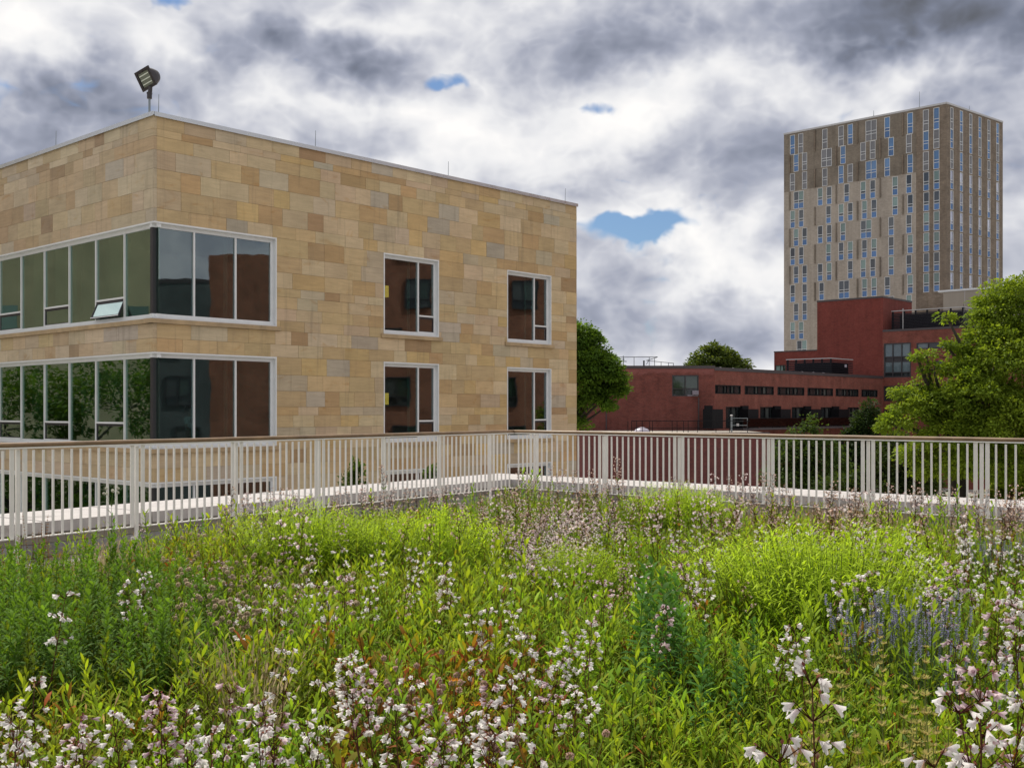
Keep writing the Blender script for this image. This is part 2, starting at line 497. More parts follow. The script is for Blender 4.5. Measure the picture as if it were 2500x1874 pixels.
M['lamp'] = lamp_mat('lit_wall_lamp', (1.0, 0.46, 0.07), 1.9)
M['rubber'] = plain('roof_membrane', (0.10, 0.10, 0.105), 0.9, vary=0.15)


# ---------------------------------------------------------------- geometry helpers
class MB:
    """collects boxes, prisms and tubes and links them as ONE mesh object"""
    def __init__(self):
        self.v, self.f, self.m = [], [], []

    def hexa(self, pts, mi=0):
        b = len(self.v)
        self.v += [tuple(p) for p in pts]
        for q in ((0, 3, 2, 1), (4, 5, 6, 7), (0, 1, 5, 4), (1, 2, 6, 5), (2, 3, 7, 6), (3, 0, 4, 7)):
            self.f.append(tuple(b + i for i in q))
            self.m.append(mi)

    def box(self, x0, x1, y0, y1, z0, z1, mi=0):
        self.hexa([(x0, y0, z0), (x1, y0, z0), (x1, y1, z0), (x0, y1, z0), (x0, y0, z1), (x1, y0, z1), (x1, y1, z1), (x0, y1, z1)], mi)

    def prism(self, poly, z0, z1, mi=0):
        """upright prism over a counter-clockwise outline"""
        b, n = len(self.v), len(poly)
        self.v += [(x, y, z0) for x, y in poly] + [(x, y, z1) for x, y in poly]
        self.f.append(tuple(b + i for i in reversed(range(n))))
        self.f.append(tuple(b + n + i for i in range(n)))
        for i in range(n):
            j = (i + 1) % n
            self.f.append((b + i, b + j, b + n + j, b + n + i))
        self.m += [mi] * (n + 2)

    def tube(self, pts, radii, seg=6, mi=0, cap=True):
        b = len(self.v)
        pts = [Vector(p) for p in pts]
        for i, p in enumerate(pts):
            d = (pts[min(i + 1, len(pts) - 1)] - pts[max(i - 1, 0)]).normalized()
            a = d.cross(Vector((0, 0, 1)) if abs(d.z) < 0.9 else Vector((1, 0, 0))).normalized()
            c = d.cross(a)
            r = radii[i] if isinstance(radii, (list, tuple)) else radii
            for k in range(seg):
                t = 2 * PI * k / seg
                self.v.append(tuple(p + a * (r * math.cos(t)) + c * (r * math.sin(t))))
        for i in range(len(pts) - 1):
            for k in range(seg):
                k2 = (k + 1) % seg
                self.f.append((b + i * seg + k, b + i * seg + k2, b + (i + 1) * seg + k2, b + (i + 1) * seg + k))
                self.m.append(mi)
        if cap:
            self.f.append(tuple(b + k for k in reversed(range(seg))))
            self.f.append(tuple(b + (len(pts) - 1) * seg + k for k in range(seg)))
            self.m += [mi, mi]

    def mesh(self, name, mats, smooth=False):
        me = bpy.data.meshes.new(name)
        me.from_pydata(self.v, [], self.f)
        for m in (mats if isinstance(mats, (list, tuple)) else [mats]):
            me.materials.append(m)
        if any(self.m):
            me.polygons.foreach_set('material_index', self.m)
        if smooth:
            me.polygons.foreach_set('use_smooth', [True] * len(me.polygons))
        me.update()
        return me


def link(name, mesh, parent=None, loc=(0, 0, 0), rotz=0.0, scale=None, color=None):
    o = bpy.data.objects.new(name, mesh)
    COL.objects.link(o)
    o.location = loc
    if rotz:
        o.rotation_euler = (0, 0, rotz)
    if scale is not None:
        o.scale = scale
    if color is not None:
        o.color = (*color, 1.0)
    if parent is not None:
        o.parent = parent
    return o


def tag(o, label=None, cat=None, group=None, kind=None):
    for k, v in (('label', label), ('category', cat), ('group', group), ('kind', kind)):
        if v:
            o[k] = v
    return o


def thing(name, label, cat, loc=(0, 0, 0), rotz=0.0, group=None, kind=None):
    o = bpy.data.objects.new(name, None)
    o.empty_display_size = 0.2
    COL.objects.link(o)
    o.location = loc
    o.rotation_euler = (0, 0, rotz)
    return tag(o, label, cat, group, kind)


class Face:
    """a vertical face: u to the viewer's right along it, n outwards, z up, all in metres (z absolute). Local mesh axes: x=u, y=-n, z."""
    def __init__(self, x, y, ang, root):
        self.o, self.a, self.root = Vector((x, y, 0)), ang, root
        self.U = Vector((math.cos(ang), math.sin(ang), 0))
        self.N = Vector((math.sin(ang), -math.cos(ang), 0))

    def pt(self, u, n, z):
        return self.o + self.U * u + self.N * n + Vector((0, 0, z))

    def loc(self, u, n, z):
        return self.pt(u, n, z) - self.root.location

    def part(self, name, mesh, u=0.0, n=0.0, z=0.0, parent=None, scale=None, color=None):
        """link a mesh made in local axes at (u, n, z); under a part when one is given, else under the thing"""
        if parent is None or parent is self.root:
            return link(name, mesh, self.root, self.loc(u, n, z), self.a, scale, color)
        d = self.pt(u, n, z) - (parent.location + self.root.location)
        c, s = math.cos(-self.a), math.sin(-self.a)
        return link(name, mesh, parent, (d.x * c - d.y * s, d.x * s + d.y * c, d.z), 0.0, scale, color)

    def at(self, px, n=0.0):
        """distance along the face of a surveyed bearing (2500 px units)"""
        t = (px - CX) / FPX
        p = self.o + self.N * n
        return (t * p.y - p.x) / (self.U.x - t * self.U.y)

    def height(self, u, py, n=0.0):
        return ZC + (HY - py) / FPX * self.pt(u, n, 0).y

    def rect(self, x0, x1, y0, y1, n=0.0):
        """surveyed bearing rectangle -> (u0, u1, z0, z1) on the face"""
        u0, u1 = self.at(x0, n), self.at(x1, n)
        um = (u0 + u1) / 2
        return u0, u1, self.height(um, y1, n), self.height(um, y0, n)


def box_mesh(name, mats, *boxes):
    """boxes as (u0,u1,n0,n1,z0,z1[,mat]) in face axes"""
    b = MB()
    for q in boxes:
        b.box(q[0], q[1], -q[3], -q[2], q[4], q[5], q[6] if len(q) > 6 else 0)
    return b.mesh(name, mats)


def unit_box(name, mat, bevel=0.0):
    b = MB()
    b.box(-0.5, 0.5, -0.5, 0.5, -0.5, 0.5)
    return b.mesh(name, mat)


def slab_with_holes(face, u0, u1, z0, z1, n0, n1, holes):
    """boxes that fill a rectangle of wall except the holes (u0,u1,z0,z1)"""
    us = sorted({u0, u1, *[h[0] for h in holes], *[h[1] for h in holes]})
    us = [u for u in us if u0 <= u <= u1]
    out = []
    for a, b in zip(us, us[1:]):
        mid = (a + b) / 2
        cuts = sorted((max(h[2], z0), min(h[3], z1)) for h in holes if h[0] < mid < h[1] and h[3] > z0 and h[2] < z1)
        z = z0
        for c0, c1 in cuts:
            if c0 > z:
                out.append((a, b, n0, n1, z, c0))
            z = max(z, c1)
        if z < z1:
            out.append((a, b, n0, n1, z, z1))
    return out

# ---------------------------------------------------------------- ground and the planted roof
AR = math.atan2(0.738, 0.675)          # bearing of the long walls of this quarter (to the right and away)
AL = math.atan2(-0.677, 0.736)         # the walls at right angles to them (to the right and nearer)
GZ = -8.0

b = MB()
b.box(-1500, 1500, -300, 2500, GZ - 0.5, GZ)
tag(link("ground", b.mesh("ground", M['ground'])), kind='structure')

# the railing line: a run on the left, a corner, a run on the right
RC = Vector((0.03, 18.32, 0))
RL = Vector((0.681, 1.0, 0)).normalized()        # along the left run, away from us
RR = Vector((1.089, -1.0, 0)).normalized()       # along the right run, towards us
NL = Vector((-RL.y, RL.x, 0))                    # outwards, left run
NR = Vector((-RR.y, RR.x, 0))                    # outwards, right run
RAIL_TOP, RAIL_BOT = 1.23, 0.28


def offset_corner(d):
    """corner of the two runs moved outwards by d"""
    a, c = RC + NL * d, RC + NR * d
    den = RL.x * RR.y - RL.y * RR.x
    t = ((c.x - a.x) * RR.y - (c.y - a.y) * RR.x) / den
    return a + RL * t


LEN_L, LEN_R = 14.2, 11.0
IN0, OUT0 = offset_corner(0.32), offset_corner(1.50)


def run_pts(d):
    c = offset_corner(d)
    return c - RL * LEN_L, c, c + RR * LEN_R


w0, w1, w2 = run_pts(1.42)
tb = MB()
tb.prism([(w0.x, w0.y), (w0.x + 1.0, -4.0), (w2.x, -4.0), (w2.x, w2.y), (w1.x, w1.y)], GZ + 0.01, 0.0)
tag(link("terrace_floor", tb.mesh("terrace_floor", M['paver'])), kind='structure')
s0, s1, s2 = run_pts(-0.75)
tb = MB()
tb.prism([(s0.x, s0.y), (s0.x + 1.0, -3.0), (s2.x, -3.0), (s2.x, s2.y), (s1.x, s1.y)], 0.004, 0.06)
tag(link("planting_soil", tb.mesh("planting_soil", M['soil'])), kind='structure')

wall = thing("parapet_wall", "low wide wall round the roof edge with pale stone coping behind the cream railing", "wall", (RC.x, RC.y, 0), kind='thing')


def strip(d0, d1, z0, z1, name, mat, trim=0.0):
    a0, a1, a2 = run_pts(d0)
    c0, c1, c2 = run_pts(d1)
    r = wall.location
    bb = MB()
    for p, q, s, t in ((a0, a1, c1, c0), (a1, a2, c2, c1)):
        bb.hexa([(v.x - r.x, v.y - r.y, z) for z in (z0, z1) for v in (p, q, s, t)])
    return link(name, bb.mesh(name, mat), wall)


strip(0.36, 1.38, 0.004, 0.262, "wall_core", M['flash'])
strip(0.335, 0.36, 0.012, 0.150, "flashing_strip", M['flash'])
strip(0.345, 0.36, 0.156, 0.258, "flashing_band", M['flash2'])
# coping stones, 1.34 m each, with open joints
inC, outC = offset_corner(0.30), offset_corner(1.48)


def coping_run(dirv, nrm, length, first):
    """stones from the corner outwards along dirv"""
    r = wall.location
    out_off = (outC - inC).dot(dirv)
    k, s = 0, first
    while s < length:
        e = min(s + 1.34, length)
        bb = MB()
        g = 0.009
        jit = random.uniform(-0.004, 0.004)
        i0 = 0.0 if k == 0 else s + g
        o0 = out_off if k == 0 else s + g
        pts = [(inC + dirv * i0), (inC + dirv * (e - g)), (inC + dirv * (e - g) + nrm * 1.18), (inC + dirv * o0 + nrm * 1.18)]
        lo = [(p.x - r.x, p.y - r.y, 0.268) for p in pts]
        hi = [(p.x - r.x, p.y - r.y, 0.389 + jit) for p in pts]
        bb.hexa(lo + hi)
        me = bb.mesh("coping_stone", M['coping'])
        link("coping_stone", me, wall)
        s, k = e, k + 1


coping_run(-RL, NL, LEN_L, 0.62)
coping_run(RR, NR, LEN_R, 0.70)

# ---------------------------------------------------------------- the cream railing
POST_S_L = [0.63, 1.94, 3.21, 4.53, 5.95, 7.38, 8.79, 10.2, 11.6, 13.0]     # distance from the corner to each double post
POST_S_R = [0.43, 1.85, 3.24, 4.70, 6.13, 7.55, 9.0, 10.4]


def bar_mesh(name, w, d, h, mat):
    bb = MB()
    bb.box(-w / 2, w / 2, -d / 2, d / 2, 0, h)
    return bb.mesh(name, mat)


me_bal = bar_mesh("baluster", 0.0195, 0.0195, RAIL_TOP - 0.065 - RAIL_BOT - 0.012, M['railpaint'])
me_stile = bar_mesh("stile", 0.046, 0.014, RAIL_TOP - 0.062 - RAIL_BOT, M['railpaint'])
pb = MB()
pb.box(-0.020, 0.020, -0.012, 0.012, 0.0, RAIL_TOP - 0.070)
pb.box(-0.055, 0.055, 0.0125, 0.030, 0.012, 0.16)
for zz in (0.05, 0.12):
    pb.tube([(0.036, 0.012, zz), (0.036, -0.006, zz)], 0.011, 8, 1)
me_post = pb.mesh("post", [M['railpaint'], M['darkframe']])


def railing(name, label, dirv, nrm, length, posts):
    ang = math.atan2(dirv.y, dirv.x)
    root = thing(name, label, "railing", (RC.x, RC.y, 0), ang)
    sgn = 1.0 if Vector((math.cos(ang + PI / 2), math.sin(ang + PI / 2), 0)).dot(nrm) > 0 else -1.0
    hb = MB()
    n = 24
    hb.tube([(length * i / n, 0, RAIL_TOP - 0.0235 + 0.0015 * math.sin(i * 2.1)) for i in range(n + 1)], 0.0265, 10)
    hr = link("handrail", hb.mesh("handrail", M['handrail'], True), root)
    for s in [x for x in (2.9, 5.8, 8.7) if x < length]:
        cb = MB()
        cb.tube([(s - 0.004, 0, RAIL_TOP - 0.0235), (s + 0.004, 0, RAIL_TOP - 0.0235)], 0.0280, 10)
        link("joint_ring", cb.mesh("joint_ring", M['handrail']), hr)
    tbm = MB()
    tbm.box(0.0, length, -0.018, 0.018, RAIL_TOP - 0.062, RAIL_TOP - 0.045)
    link("top_bar", tbm.mesh("top_bar", M['railpaint']), root)
    ends = [0.0] + posts
    for a, c in zip(ends, ends[1:]):
        x0 = a + (0.075 if a else 0.012)
        x1 = c - 0.040
        bbm = MB()
        bbm.box(x0, x1, -0.018, 0.018, RAIL_BOT - 0.012, RAIL_BOT)
        link("bottom_bar", bbm.mesh("bottom_bar", M['railpaint']), root)
        nb = max(2, round((x1 - x0) / 0.108))
        for k in range(1, nb):
            link("baluster", me_bal, root, (x0 + (x1 - x0) * k / nb, 0, RAIL_BOT))
        if a:
            link("stile", me_stile, root, (x0 + 0.012, 0, RAIL_BOT))
        link("stile", me_stile, root, (x1 - 0.012, 0, RAIL_BOT))
    for s in posts:
        o = link("post", me_post, root, (s + 0.012, 0.022 * sgn, 0.0))
        o.scale = (1, sgn, 1)
    return root


railing("railing", "cream railing run from the roof corner along the edge facing the sandstone building", -RL, NL, LEN_L, POST_S_L)
railing("railing", "cream railing run from the roof corner along the edge facing the red brick blocks", RR, NR, LEN_R, POST_S_R)

# ---------------------------------------------------------------- the sandstone building
stone_b = thing("stone_building", "sandstone clad building with white corner windows beyond the cream railing", "building", (-10.11, 31.2, GZ), kind='thing')
FR = Face(-10.11, 31.2, AR, stone_b)
FL = Face(-10.11, 31.2, AL, stone_b)
ROOF = 9.89
LR, LL = 18.89, 17.0
HEAD0, STOREY, FRAME_H = 6.90, 3.69, 2.75
REVEAL = 0.14
heads = [HEAD0 - STOREY * k for k in range(3)]
holes_r, holes_l, wins = [], [], []
for h in heads:
    z0 = h - FRAME_H
    holes_r += [(0.0, 4.17, z0, h), (8.53, 11.12, z0, h), (14.70, 17.29, z0, h)]
    holes_l += [(-14.4, 0.0, z0, h)]
sill_r = [(-0.10, 4.30, h - FRAME_H) for h in heads] + [(8.40, 11.25, h - FRAME_H) for h in heads] + [(14.57, 17.42, h - FRAME_H) for h in heads]
sill_l = [(-14.5, 0.0, h - FRAME_H) for h in heads]
SILL_H = 0.13

# solid wall behind the cladding
wb = MB()
for q in slab_with_holes(FR, 0.36, LR, GZ, ROOF, -0.36, -0.03, holes_r):
    wb.box(q[0], q[1], -q[3], -q[2], q[4] - GZ, q[5] - GZ)
wb.box(0.36, LR, 0.37, 14.0, ROOF - GZ - 0.35, ROOF - GZ - 0.02)                      # roof deck
wb.box(0.36, LR, 13.7, 14.0, 0, ROOF - GZ - 0.36)
wb.box(LR - 0.3, LR - 0.004, 0.37, 13.69, 0, ROOF - GZ - 0.36)
link("wall", wb.mesh("wall", M['joint']), stone_b, (0, 0, 0), AR)
wb = MB()
for q in slab_with_holes(FL, -LL, -0.004, GZ, ROOF - 0.003, -0.36, -0.03, holes_l):
    wb.box(q[0], min(q[1], -0.035), -q[3], -q[2], q[4] - GZ, q[5] - GZ)
link("wall", wb.mesh("wall", M['joint']), stone_b, (0, 0, 0), AL)

ib = MB()                                                                             # floors, ceilings and inner walls seen through the glass
for h in heads:
    ib.box(0.40, LR - 0.4, 0.40, 13.0, h + 0.10 - GZ, h + 0.40 - GZ)
ib.box(0.40, LR - 0.4, 0.40, 13.0, heads[-1] - 3.55 - GZ, heads[-1] - 3.25 - GZ)
for zt, zb in ((heads[0] + 0.09, heads[1] + 0.41), (heads[1] + 0.09, heads[2] + 0.41), (heads[2] + 0.09, heads[2] - 3.24)):
    ib.box(0.9, LR - 0.4, 6.0, 6.12, zb - GZ, zt - GZ)
    ib.box(5.6, 5.72, 0.5, 5.99, zb - GZ, zt - GZ)
    ib.box(13.0, 13.12, 0.5, 5.99, zb - GZ, zt - GZ)
link("interior", ib.mesh("interior", M['interior']), stone_b, (0, 0, 0), AR)

# rows of cladding, top down
rows_top = [0.37, 0.21, 0.38, 0.54, 0.555, 0.555, 0.38]
per_floor = [0.55, 0.50, 0.49, 0.27, 0.37, 0.37, 0.33, 0.42, 0.39]
zrows, z = [], ROOF
for hgt in rows_top + per_floor * 3:
    zrows.append((z - hgt, z))
    z -= hgt
PAL = [((0.510, 0.368, 0.198), 32), ((0.540, 0.418, 0.258), 22), ((0.490, 0.395, 0.270), 7), ((0.465, 0.310, 0.155), 10), ((0.395, 0.258, 0.138), 4.5),
       ((0.510, 0.378, 0.245), 10), ((0.530, 0.370, 0.170), 8), ((0.440, 0.372, 0.282), 4)]
PALW = [w for _, w in PAL]


def stone_colour(grey):
    c = random.choices(PAL, PALW)[0][0]
    f = random.uniform(0.90, 1.10)
    l = sum(c) / 3
    return tuple(max(0.03, (x * (1 - grey) + l * grey * (1.06, 1.0, 0.92)[i]) * f * random.uniform(0.98, 1.02)) for i, x in enumerate(c))


def clad(face, u0, u1, holes, sills, grey):
    out = []
    blocks = holes + [(a, c, zz - SILL_H, zz) for a, c, zz in sills]
    for (za, zb) in zrows:
        cuts = sorted({u0, u1, *[x for h in blocks for x in h[:2] if u0 < x < u1 and h[2] < zb - 0.01 and h[3] > za + 0.01]})
        runs = []
        for a, c in zip(cuts, cuts[1:]):
            mid, lo, hi = (a + c) / 2, za, zb
            for h in blocks:
                if h[0] < mid < h[1]:
                    if h[2] <= lo + 0.02 and h[3] >= hi - 0.02:
                        lo = hi
                    elif h[2] <= lo + 0.02 < h[3] < hi:
                        lo = h[3]
                    elif lo < h[2] < hi and h[3] >= hi - 0.02:
                        hi = h[2]
            if hi - lo > 0.05:
                if runs and abs(runs[-1][1] - a) < 1e-6 and abs(runs[-1][2] - lo) < 1e-6 and abs(runs[-1][3] - hi) < 1e-6:
                    runs[-1][1] = c
                else:
                    runs.append([a, c, lo, hi])
        for a, c, lo, hi in runs:
            u = a
            while u < c - 1e-4:
                w = random.choice((0.62, 0.78, 0.92, 0.92, 1.05, 1.2)) * random.uniform(0.94, 1.06)
                if c - (u + w) < 0.35:
                    w = c - u if c - u < 1.3 else (c - u) / 2
                out.append((u, min(u + w, c), lo, hi, stone_colour(grey), face))
                u += w
    return out


stones = clad(FR, 0.101, LR, holes_r, sill_r, 0.05) + clad(FL, -LL, 0.0, holes_l, sill_l, 0.30)  # left face greyed in its slab colours for the different sky light it gets


def stone_size(st):
    u0, u1, z0, z1, c, f = st
    p = f.pt((u0 + u1) / 2, 0, (z0 + z1) / 2)
    v = (Vector((0, 0, ZC)) - p)
    px = CX + FPX * p.x / p.y
    if px < -20 or z1 < -2.2:
        return 0.0
    return (u1 - u0) * (z1 - z0) * abs(v.normalized().dot(f.N)) / v.length_squared


stones.sort(key=stone_size, reverse=True)
G = 0.0032
me_stone = unit_box("sandstone_slab", M['stone'])
for u0, u1, z0, z1, c, f in stones[:298]:
    pr = random.uniform(-0.003, 0.004)
    f.part("stone_slab", me_stone, (u0 + u1) / 2, -0.05 + pr / 2, (z0 + z1) / 2, None, (u1 - u0 - 2 * G, 0.10 + pr, z1 - z0 - 2 * G), c)
rest = stones[298:]
rb = MB()
cols = []
for u0, u1, z0, z1, c, f in rest:
    pr = random.uniform(-0.003, 0.004)
    P = [f.pt(u, n, zz) - stone_b.location for zz in (z0 + G, z1 - G) for u, n in ((u0 + G, pr), (u1 - G, pr), (u1 - G, -0.10), (u0 + G, -0.10))]
    rb.hexa(P)
    cols += [c] * 8
me = rb.mesh("small_stone_slabs", M['stone_rest'])
ca = me.color_attributes.new("Col", 'FLOAT_COLOR', 'POINT')
ca.data.foreach_set('color', np.array([(*c, 1.0) for c in cols], dtype=np.float32).ravel())
tag(link("stone_cladding", me, stone_b), kind='stuff')

# sills and the metal cap
for face, lst in ((FR, sill_r), (FL, sill_l)):
    for a, c, zz in lst:
        if zz < -3.5:
            continue
        e = c + (0.055 if face is FL else 0.0)
        s = a - 0.02 if (face is FR and a < 0) else a
        me = box_mesh("window_sill", M['sill'], (s, e, -0.34, 0.075 if face is FR else 0.078, -SILL_H + 0.004, 0.0))
        face.part("window_sill", me, 0, 0, zz)
FR.part("parapet_cap", box_mesh("parapet_cap", M['capmetal'], (0.0, LR + 0.03, -0.40, 0.045, 0.0, 0.085), (0.0, LR + 0.03, 0.046, 0.058, -0.035, 0.088)), 0, 0, ROOF + 0.002)
FL.part("parapet_cap", box_mesh("parapet_cap", M['capmetal'], (-LL, 0.043, -0.40, 0.046, 0.0, 0.087), (-LL, 0.058, 0.047, 0.059, -0.035, 0.090)), 0, 0, ROOF + 0.003)


def stone_window(face, u0, u1, h, mull, glass, vents=(), open_vent=None, right_end=True, left_end=True, dz=0.0, curtains=(), dark_end=None):
    """a window part with its panes and vents as sub-parts; mull: bearings of the mullions"""
    H = FRAME_H
    n0, n1 = -REVEAL - 0.10, -REVEAL + 0.02
    fb, fh = 0.15, 0.155
    a, c = (u0 + 0.14 if left_end else u0), (u1 - 0.14 if right_end else u1)
    bx = [(u0, u1, -0.33, 0.014, -0.045 + dz, 0.0 + dz), (u0, u1, -0.33, 0.014, -H + dz, -H + 0.045 + dz),
          (u0 + 0.01, u1 - 0.01, n0, n1, -fh + dz, -0.046 + dz), (u0 + 0.01, u1 - 0.01, n0, n1 + 0.02, -H + 0.046 + dz, -H + fb + dz)]
    if left_end:
        bx += [(u0, u0 + 0.045, -0.33, 0.012, -H + 0.046 + dz, -0.046 + dz), (u0 + 0.046, a, n0, n1, -H + fb + dz, -fh + dz)]
    if right_end:
        bx += [(u1 - 0.045, u1, -0.33, 0.012, -H + 0.046 + dz, -0.046 + dz), (c, u1 - 0.046, n0, n1, -H + fb + dz, -fh + dz)]
    for m in mull:
        bx.append((m - 0.026, m + 0.026, n0 + 0.01, n1 + 0.015, -H + fb + dz, -fh + dz))
    if dark_end is not None:
        bx.append((dark_end - 0.155, dark_end + 0.035, n0 - 0.02, n1 - 0.005, -H + fb + dz, -fh + dz, 1))
    edges = [a] + list(mull) + [c]
    for i, (p, q) in enumerate(zip(edges, edges[1:])):
        if i in vents:
            bx.append((p + (0.026 if i else 0), q - 0.026, n0 + 0.01, n1 + 0.012, -H + fb + 0.55 + dz, -H + fb + 0.605 + dz))
            bx.append((p + (0.026 if i else 0), q - 0.026, n0, n1 - 0.005, -H + fb + 0.515 + dz, -H + fb + 0.549 + dz, 1))
    w = face.part("window", box_mesh("window_frame", [M['frame'], M['darkframe']], *bx), 0, 0, h)
    for i, (p, q) in enumerate(zip(edges, edges[1:])):
        p2, q2 = p + (0.027 if i else (0.002 if dark_end is None else dark_end + 0.036)), q - (0.027 if i < len(edges) - 2 else 0.002)
        lo = -H + fb + 0.002 + (0.61 if i in vents else 0) + dz
        face.part("pane", box_mesh("pane", glass, (p2, q2, -REVEAL - 0.035, -REVEAL - 0.015, lo, -fh - 0.002 + dz)), 0, 0, h, w)
        if i in vents:
            sash = box_mesh("vent_sash", [M['darkframe'], M['glass_vent'] if open_vent == i else glass, M['frame']],
                            (p2, q2, -0.05, 0.0, -0.035, 0.0), (p2, q2, -0.05, 0.0, -0.51, -0.46), (p2, p2 + 0.045, -0.05, 0.0, -0.459, -0.036),
                            (q2 - 0.045, q2, -0.05, 0.0, -0.459, -0.036), (p2 + 0.046, q2 - 0.046, -0.030, -0.018, -0.459, -0.036, 1),
                            (p2, q2, 0.001, 0.012, -0.51, -0.485, 2))
            o = face.part("vent_sash", sash, 0, -REVEAL + 0.01, h - H + fb + 0.512 + dz, w)
            if open_vent == i:
                o.rotation_euler = (math.radians(-23), 0, 0)
    for (p, q) in curtains:
        cb = MB()
        nf = int((q - p) / 0.055)
        for k in range(nf):
            ua, ub = p + (q - p) * k / nf, p + (q - p) * (k + 1) / nf
            ya, yb = (0.42 + 0.05 * (k % 2), 0.42 + 0.05 * ((k + 1) % 2))
            cb.hexa([(ua, ya, -H + 0.02), (ub, yb, -H + 0.02), (ub, yb + 0.01, -H + 0.02), (ua, ya + 0.01, -H + 0.02),
                     (ua, ya, -0.02), (ub, yb, -0.02), (ub, yb + 0.01, -0.02), (ua, ya + 0.01, -0.02)])
        face.part("curtain", cb.mesh("curtain", M['curtain']), 0, 0, h, w)
    return w


LM = [-1.88 - 1.745 * k for k in range(7)][::-1]
for k, h in enumerate(heads):
    stone_window(FL, -14.4, 0.0, h, LM, M['glass_left'], vents=(6, 4, 2), open_vent=6 if k == 0 else None, right_end=False, dz=-0.002,
                 curtains=((-3.4, -2.2), (-7.0, -5.6), (-8.6, -7.6)) if k == 0 else ((-3.3, -2.6), (-8.7, -7.8)))
    stone_window(FR, 0.0, 4.17, h, [1.36, 2.77], M['glass_right'], left_end=False, dark_end=REVEAL + 0.055, curtains=((2.55, 2.72),))
    for (a, c) in ((8.53, 11.12), (14.70, 17.29)):
        stone_window(FR, a, c, h, [a + 1.70], M['glass_right'], vents=(1,), curtains=((a + 1.45, a + 1.62),) if k < 2 else ())

for h in heads[:2]:                                               # lit lamps on the inner wall
    u = FR.at(944, -0.75)
    FR.part("wall_lamp", box_mesh("wall_lamp", M['lamp'], (-0.05, 0.05, -0.05, 0.05, -0.20, 0.20)), u, -0.75, h - 1.20 if h == heads[0] else h - 1.25)

# lightning rods on the roof edge, each a thing of its own
rod = MB()
rod.tube([(0, 0, 0), (0.01, 0, 0.56)], [0.012, 0.008], 6)
rod.tube([(0, 0, 0), (0, 0, 0.05)], [0.03, 0.02], 6)
me_rod = rod.mesh("lightning_rod", M['greypole'])
rods = [(FL, -6.3, "thin lightning rod on the roof edge over the long ribbon window"), (FR, 0.22, "thin lightning rod at the roof corner beside the floodlight"),
        (FR, 5.75, "thin lightning rod on the roof edge between corner window and first single window"), (FR, 11.7, "thin lightning rod on the roof edge above the two single windows"),
        (FR, 18.3, "thin lightning rod at the far end of the sandstone roof edge")]
for f, u, lab in rods:
    p = f.pt(u, -0.12, ROOF + 0.087)
    tag(link("lightning_rod", me_rod, None, p), lab, "lightning rod", "lightning rods on the sandstone roof")

# the floodlight
fp = Vector((-10.49, 32.0, ROOF - 0.24))
fl = thing("floodlight", "dark floodlight on a grey pole above the sandstone roof corner", "floodlight", fp)
pb = MB()
pb.tube([(0, 0, 0), (0, 0, 1.02)], 0.032, 10)
link("pole", pb.mesh("pole", M['greypole'], False), fl)
kb = MB()
kb.tube([(0, 0, 0.92), (0, 0, 1.06)], 0.072, 12)
kb.tube([(0.0, 0, 1.06), (0.02, 0, 1.14), (0.03, 0, 1.26)], [0.066, 0.060, 0.055], 10)
kb.box(-0.07, 0.07, -0.045, 0.045, 1.05, 1.10)
link("knuckle", kb.mesh("knuckle", M['bronze']), fl)
# head: local x = across the face, y = out of the back, z = up the face
hb = MB()
prof = [(0.0, 1.0), (0.06, 1.0), (0.14, 0.98), (0.22, 0.90), (0.29, 0.74), (0.335, 0.48), (0.352, 0.14)]
seg = 28
rings = []
for d, s in prof:
    ring = []
    for k in range(seg):
        t = 2 * PI * k / seg
        e = 0.28 + 0.72 * min(1, d / 0.22)          # from a rounded rectangle to a round dome
        ct, st = math.cos(t), math.sin(t)
        x = 0.27 * s * math.copysign(abs(ct) ** e, ct)
        zz = 0.22 * s * math.copysign(abs(st) ** e, st)
        ring.append((x, d, zz))
    rings.append(ring)
hb.v = [p for r in rings for p in r]
for i in range(len(rings) - 1):
    for k in range(seg):
        k2 = (k + 1) % seg
        hb.f.append((i * seg + k, i * seg + k2, (i + 1) * seg + k2, (i + 1) * seg + k))
hb.f.append(tuple((len(rings) - 1) * seg + k for k in range(seg)))
hb.f.append(tuple(k for k in reversed(range(seg))))
hb.m = [0] * len(hb.f)
hb.box(-0.30, 0.30, -0.035, -0.001, 0.175, 0.245)
hb.box(-0.30, 0.30, -0.035, -0.001, -0.245, -0.175)
hb.box(-0.30, -0.22, -0.035, -0.001, -0.1745, 0.1745)
hb.box(0.22, 0.30, -0.035, -0.001, -0.1745, 0.1745)
head = link("housing", hb.mesh("housing", M['bronze']), fl, (-0.10, 0.02, 1.50), 0.0, (1.16, 1.16, 1.16))
nrm = Vector((-0.52, -0.74, -0.43)).normalized()                # where the lamp looks
xa = -nrm.cross(Vector((0, 0, 1))).normalized()
za = xa.cross(-nrm).normalized()
rot = Matrix((xa, -nrm, za)).transposed()
head.rotation_euler = (rot @ Matrix.Rotation(math.radians(-9), 3, 'Y')).to_euler()
gb = MB()
gb.box(-0.215, 0.215, -0.012, -0.003, -0.17, 0.17)
link("glass", gb.mesh("glass", M['lampglass']), head)
for zz in (-0.105, 0.0, 0.105):
    sb = MB()
    sb.box(-0.19, 0.19, -0.022, -0.013, zz - 0.012, zz + 0.012)
    link("reflector_strip", sb.mesh("reflector_strip", M['lampstrip']), head)

# somebody standing behind the corner window of the middle storey
pp = FR.pt(1.72, -0.95, heads[2] + 0.41)
person = thing("person", "dark haired person in a white shirt standing behind the middle corner window", "person", pp)


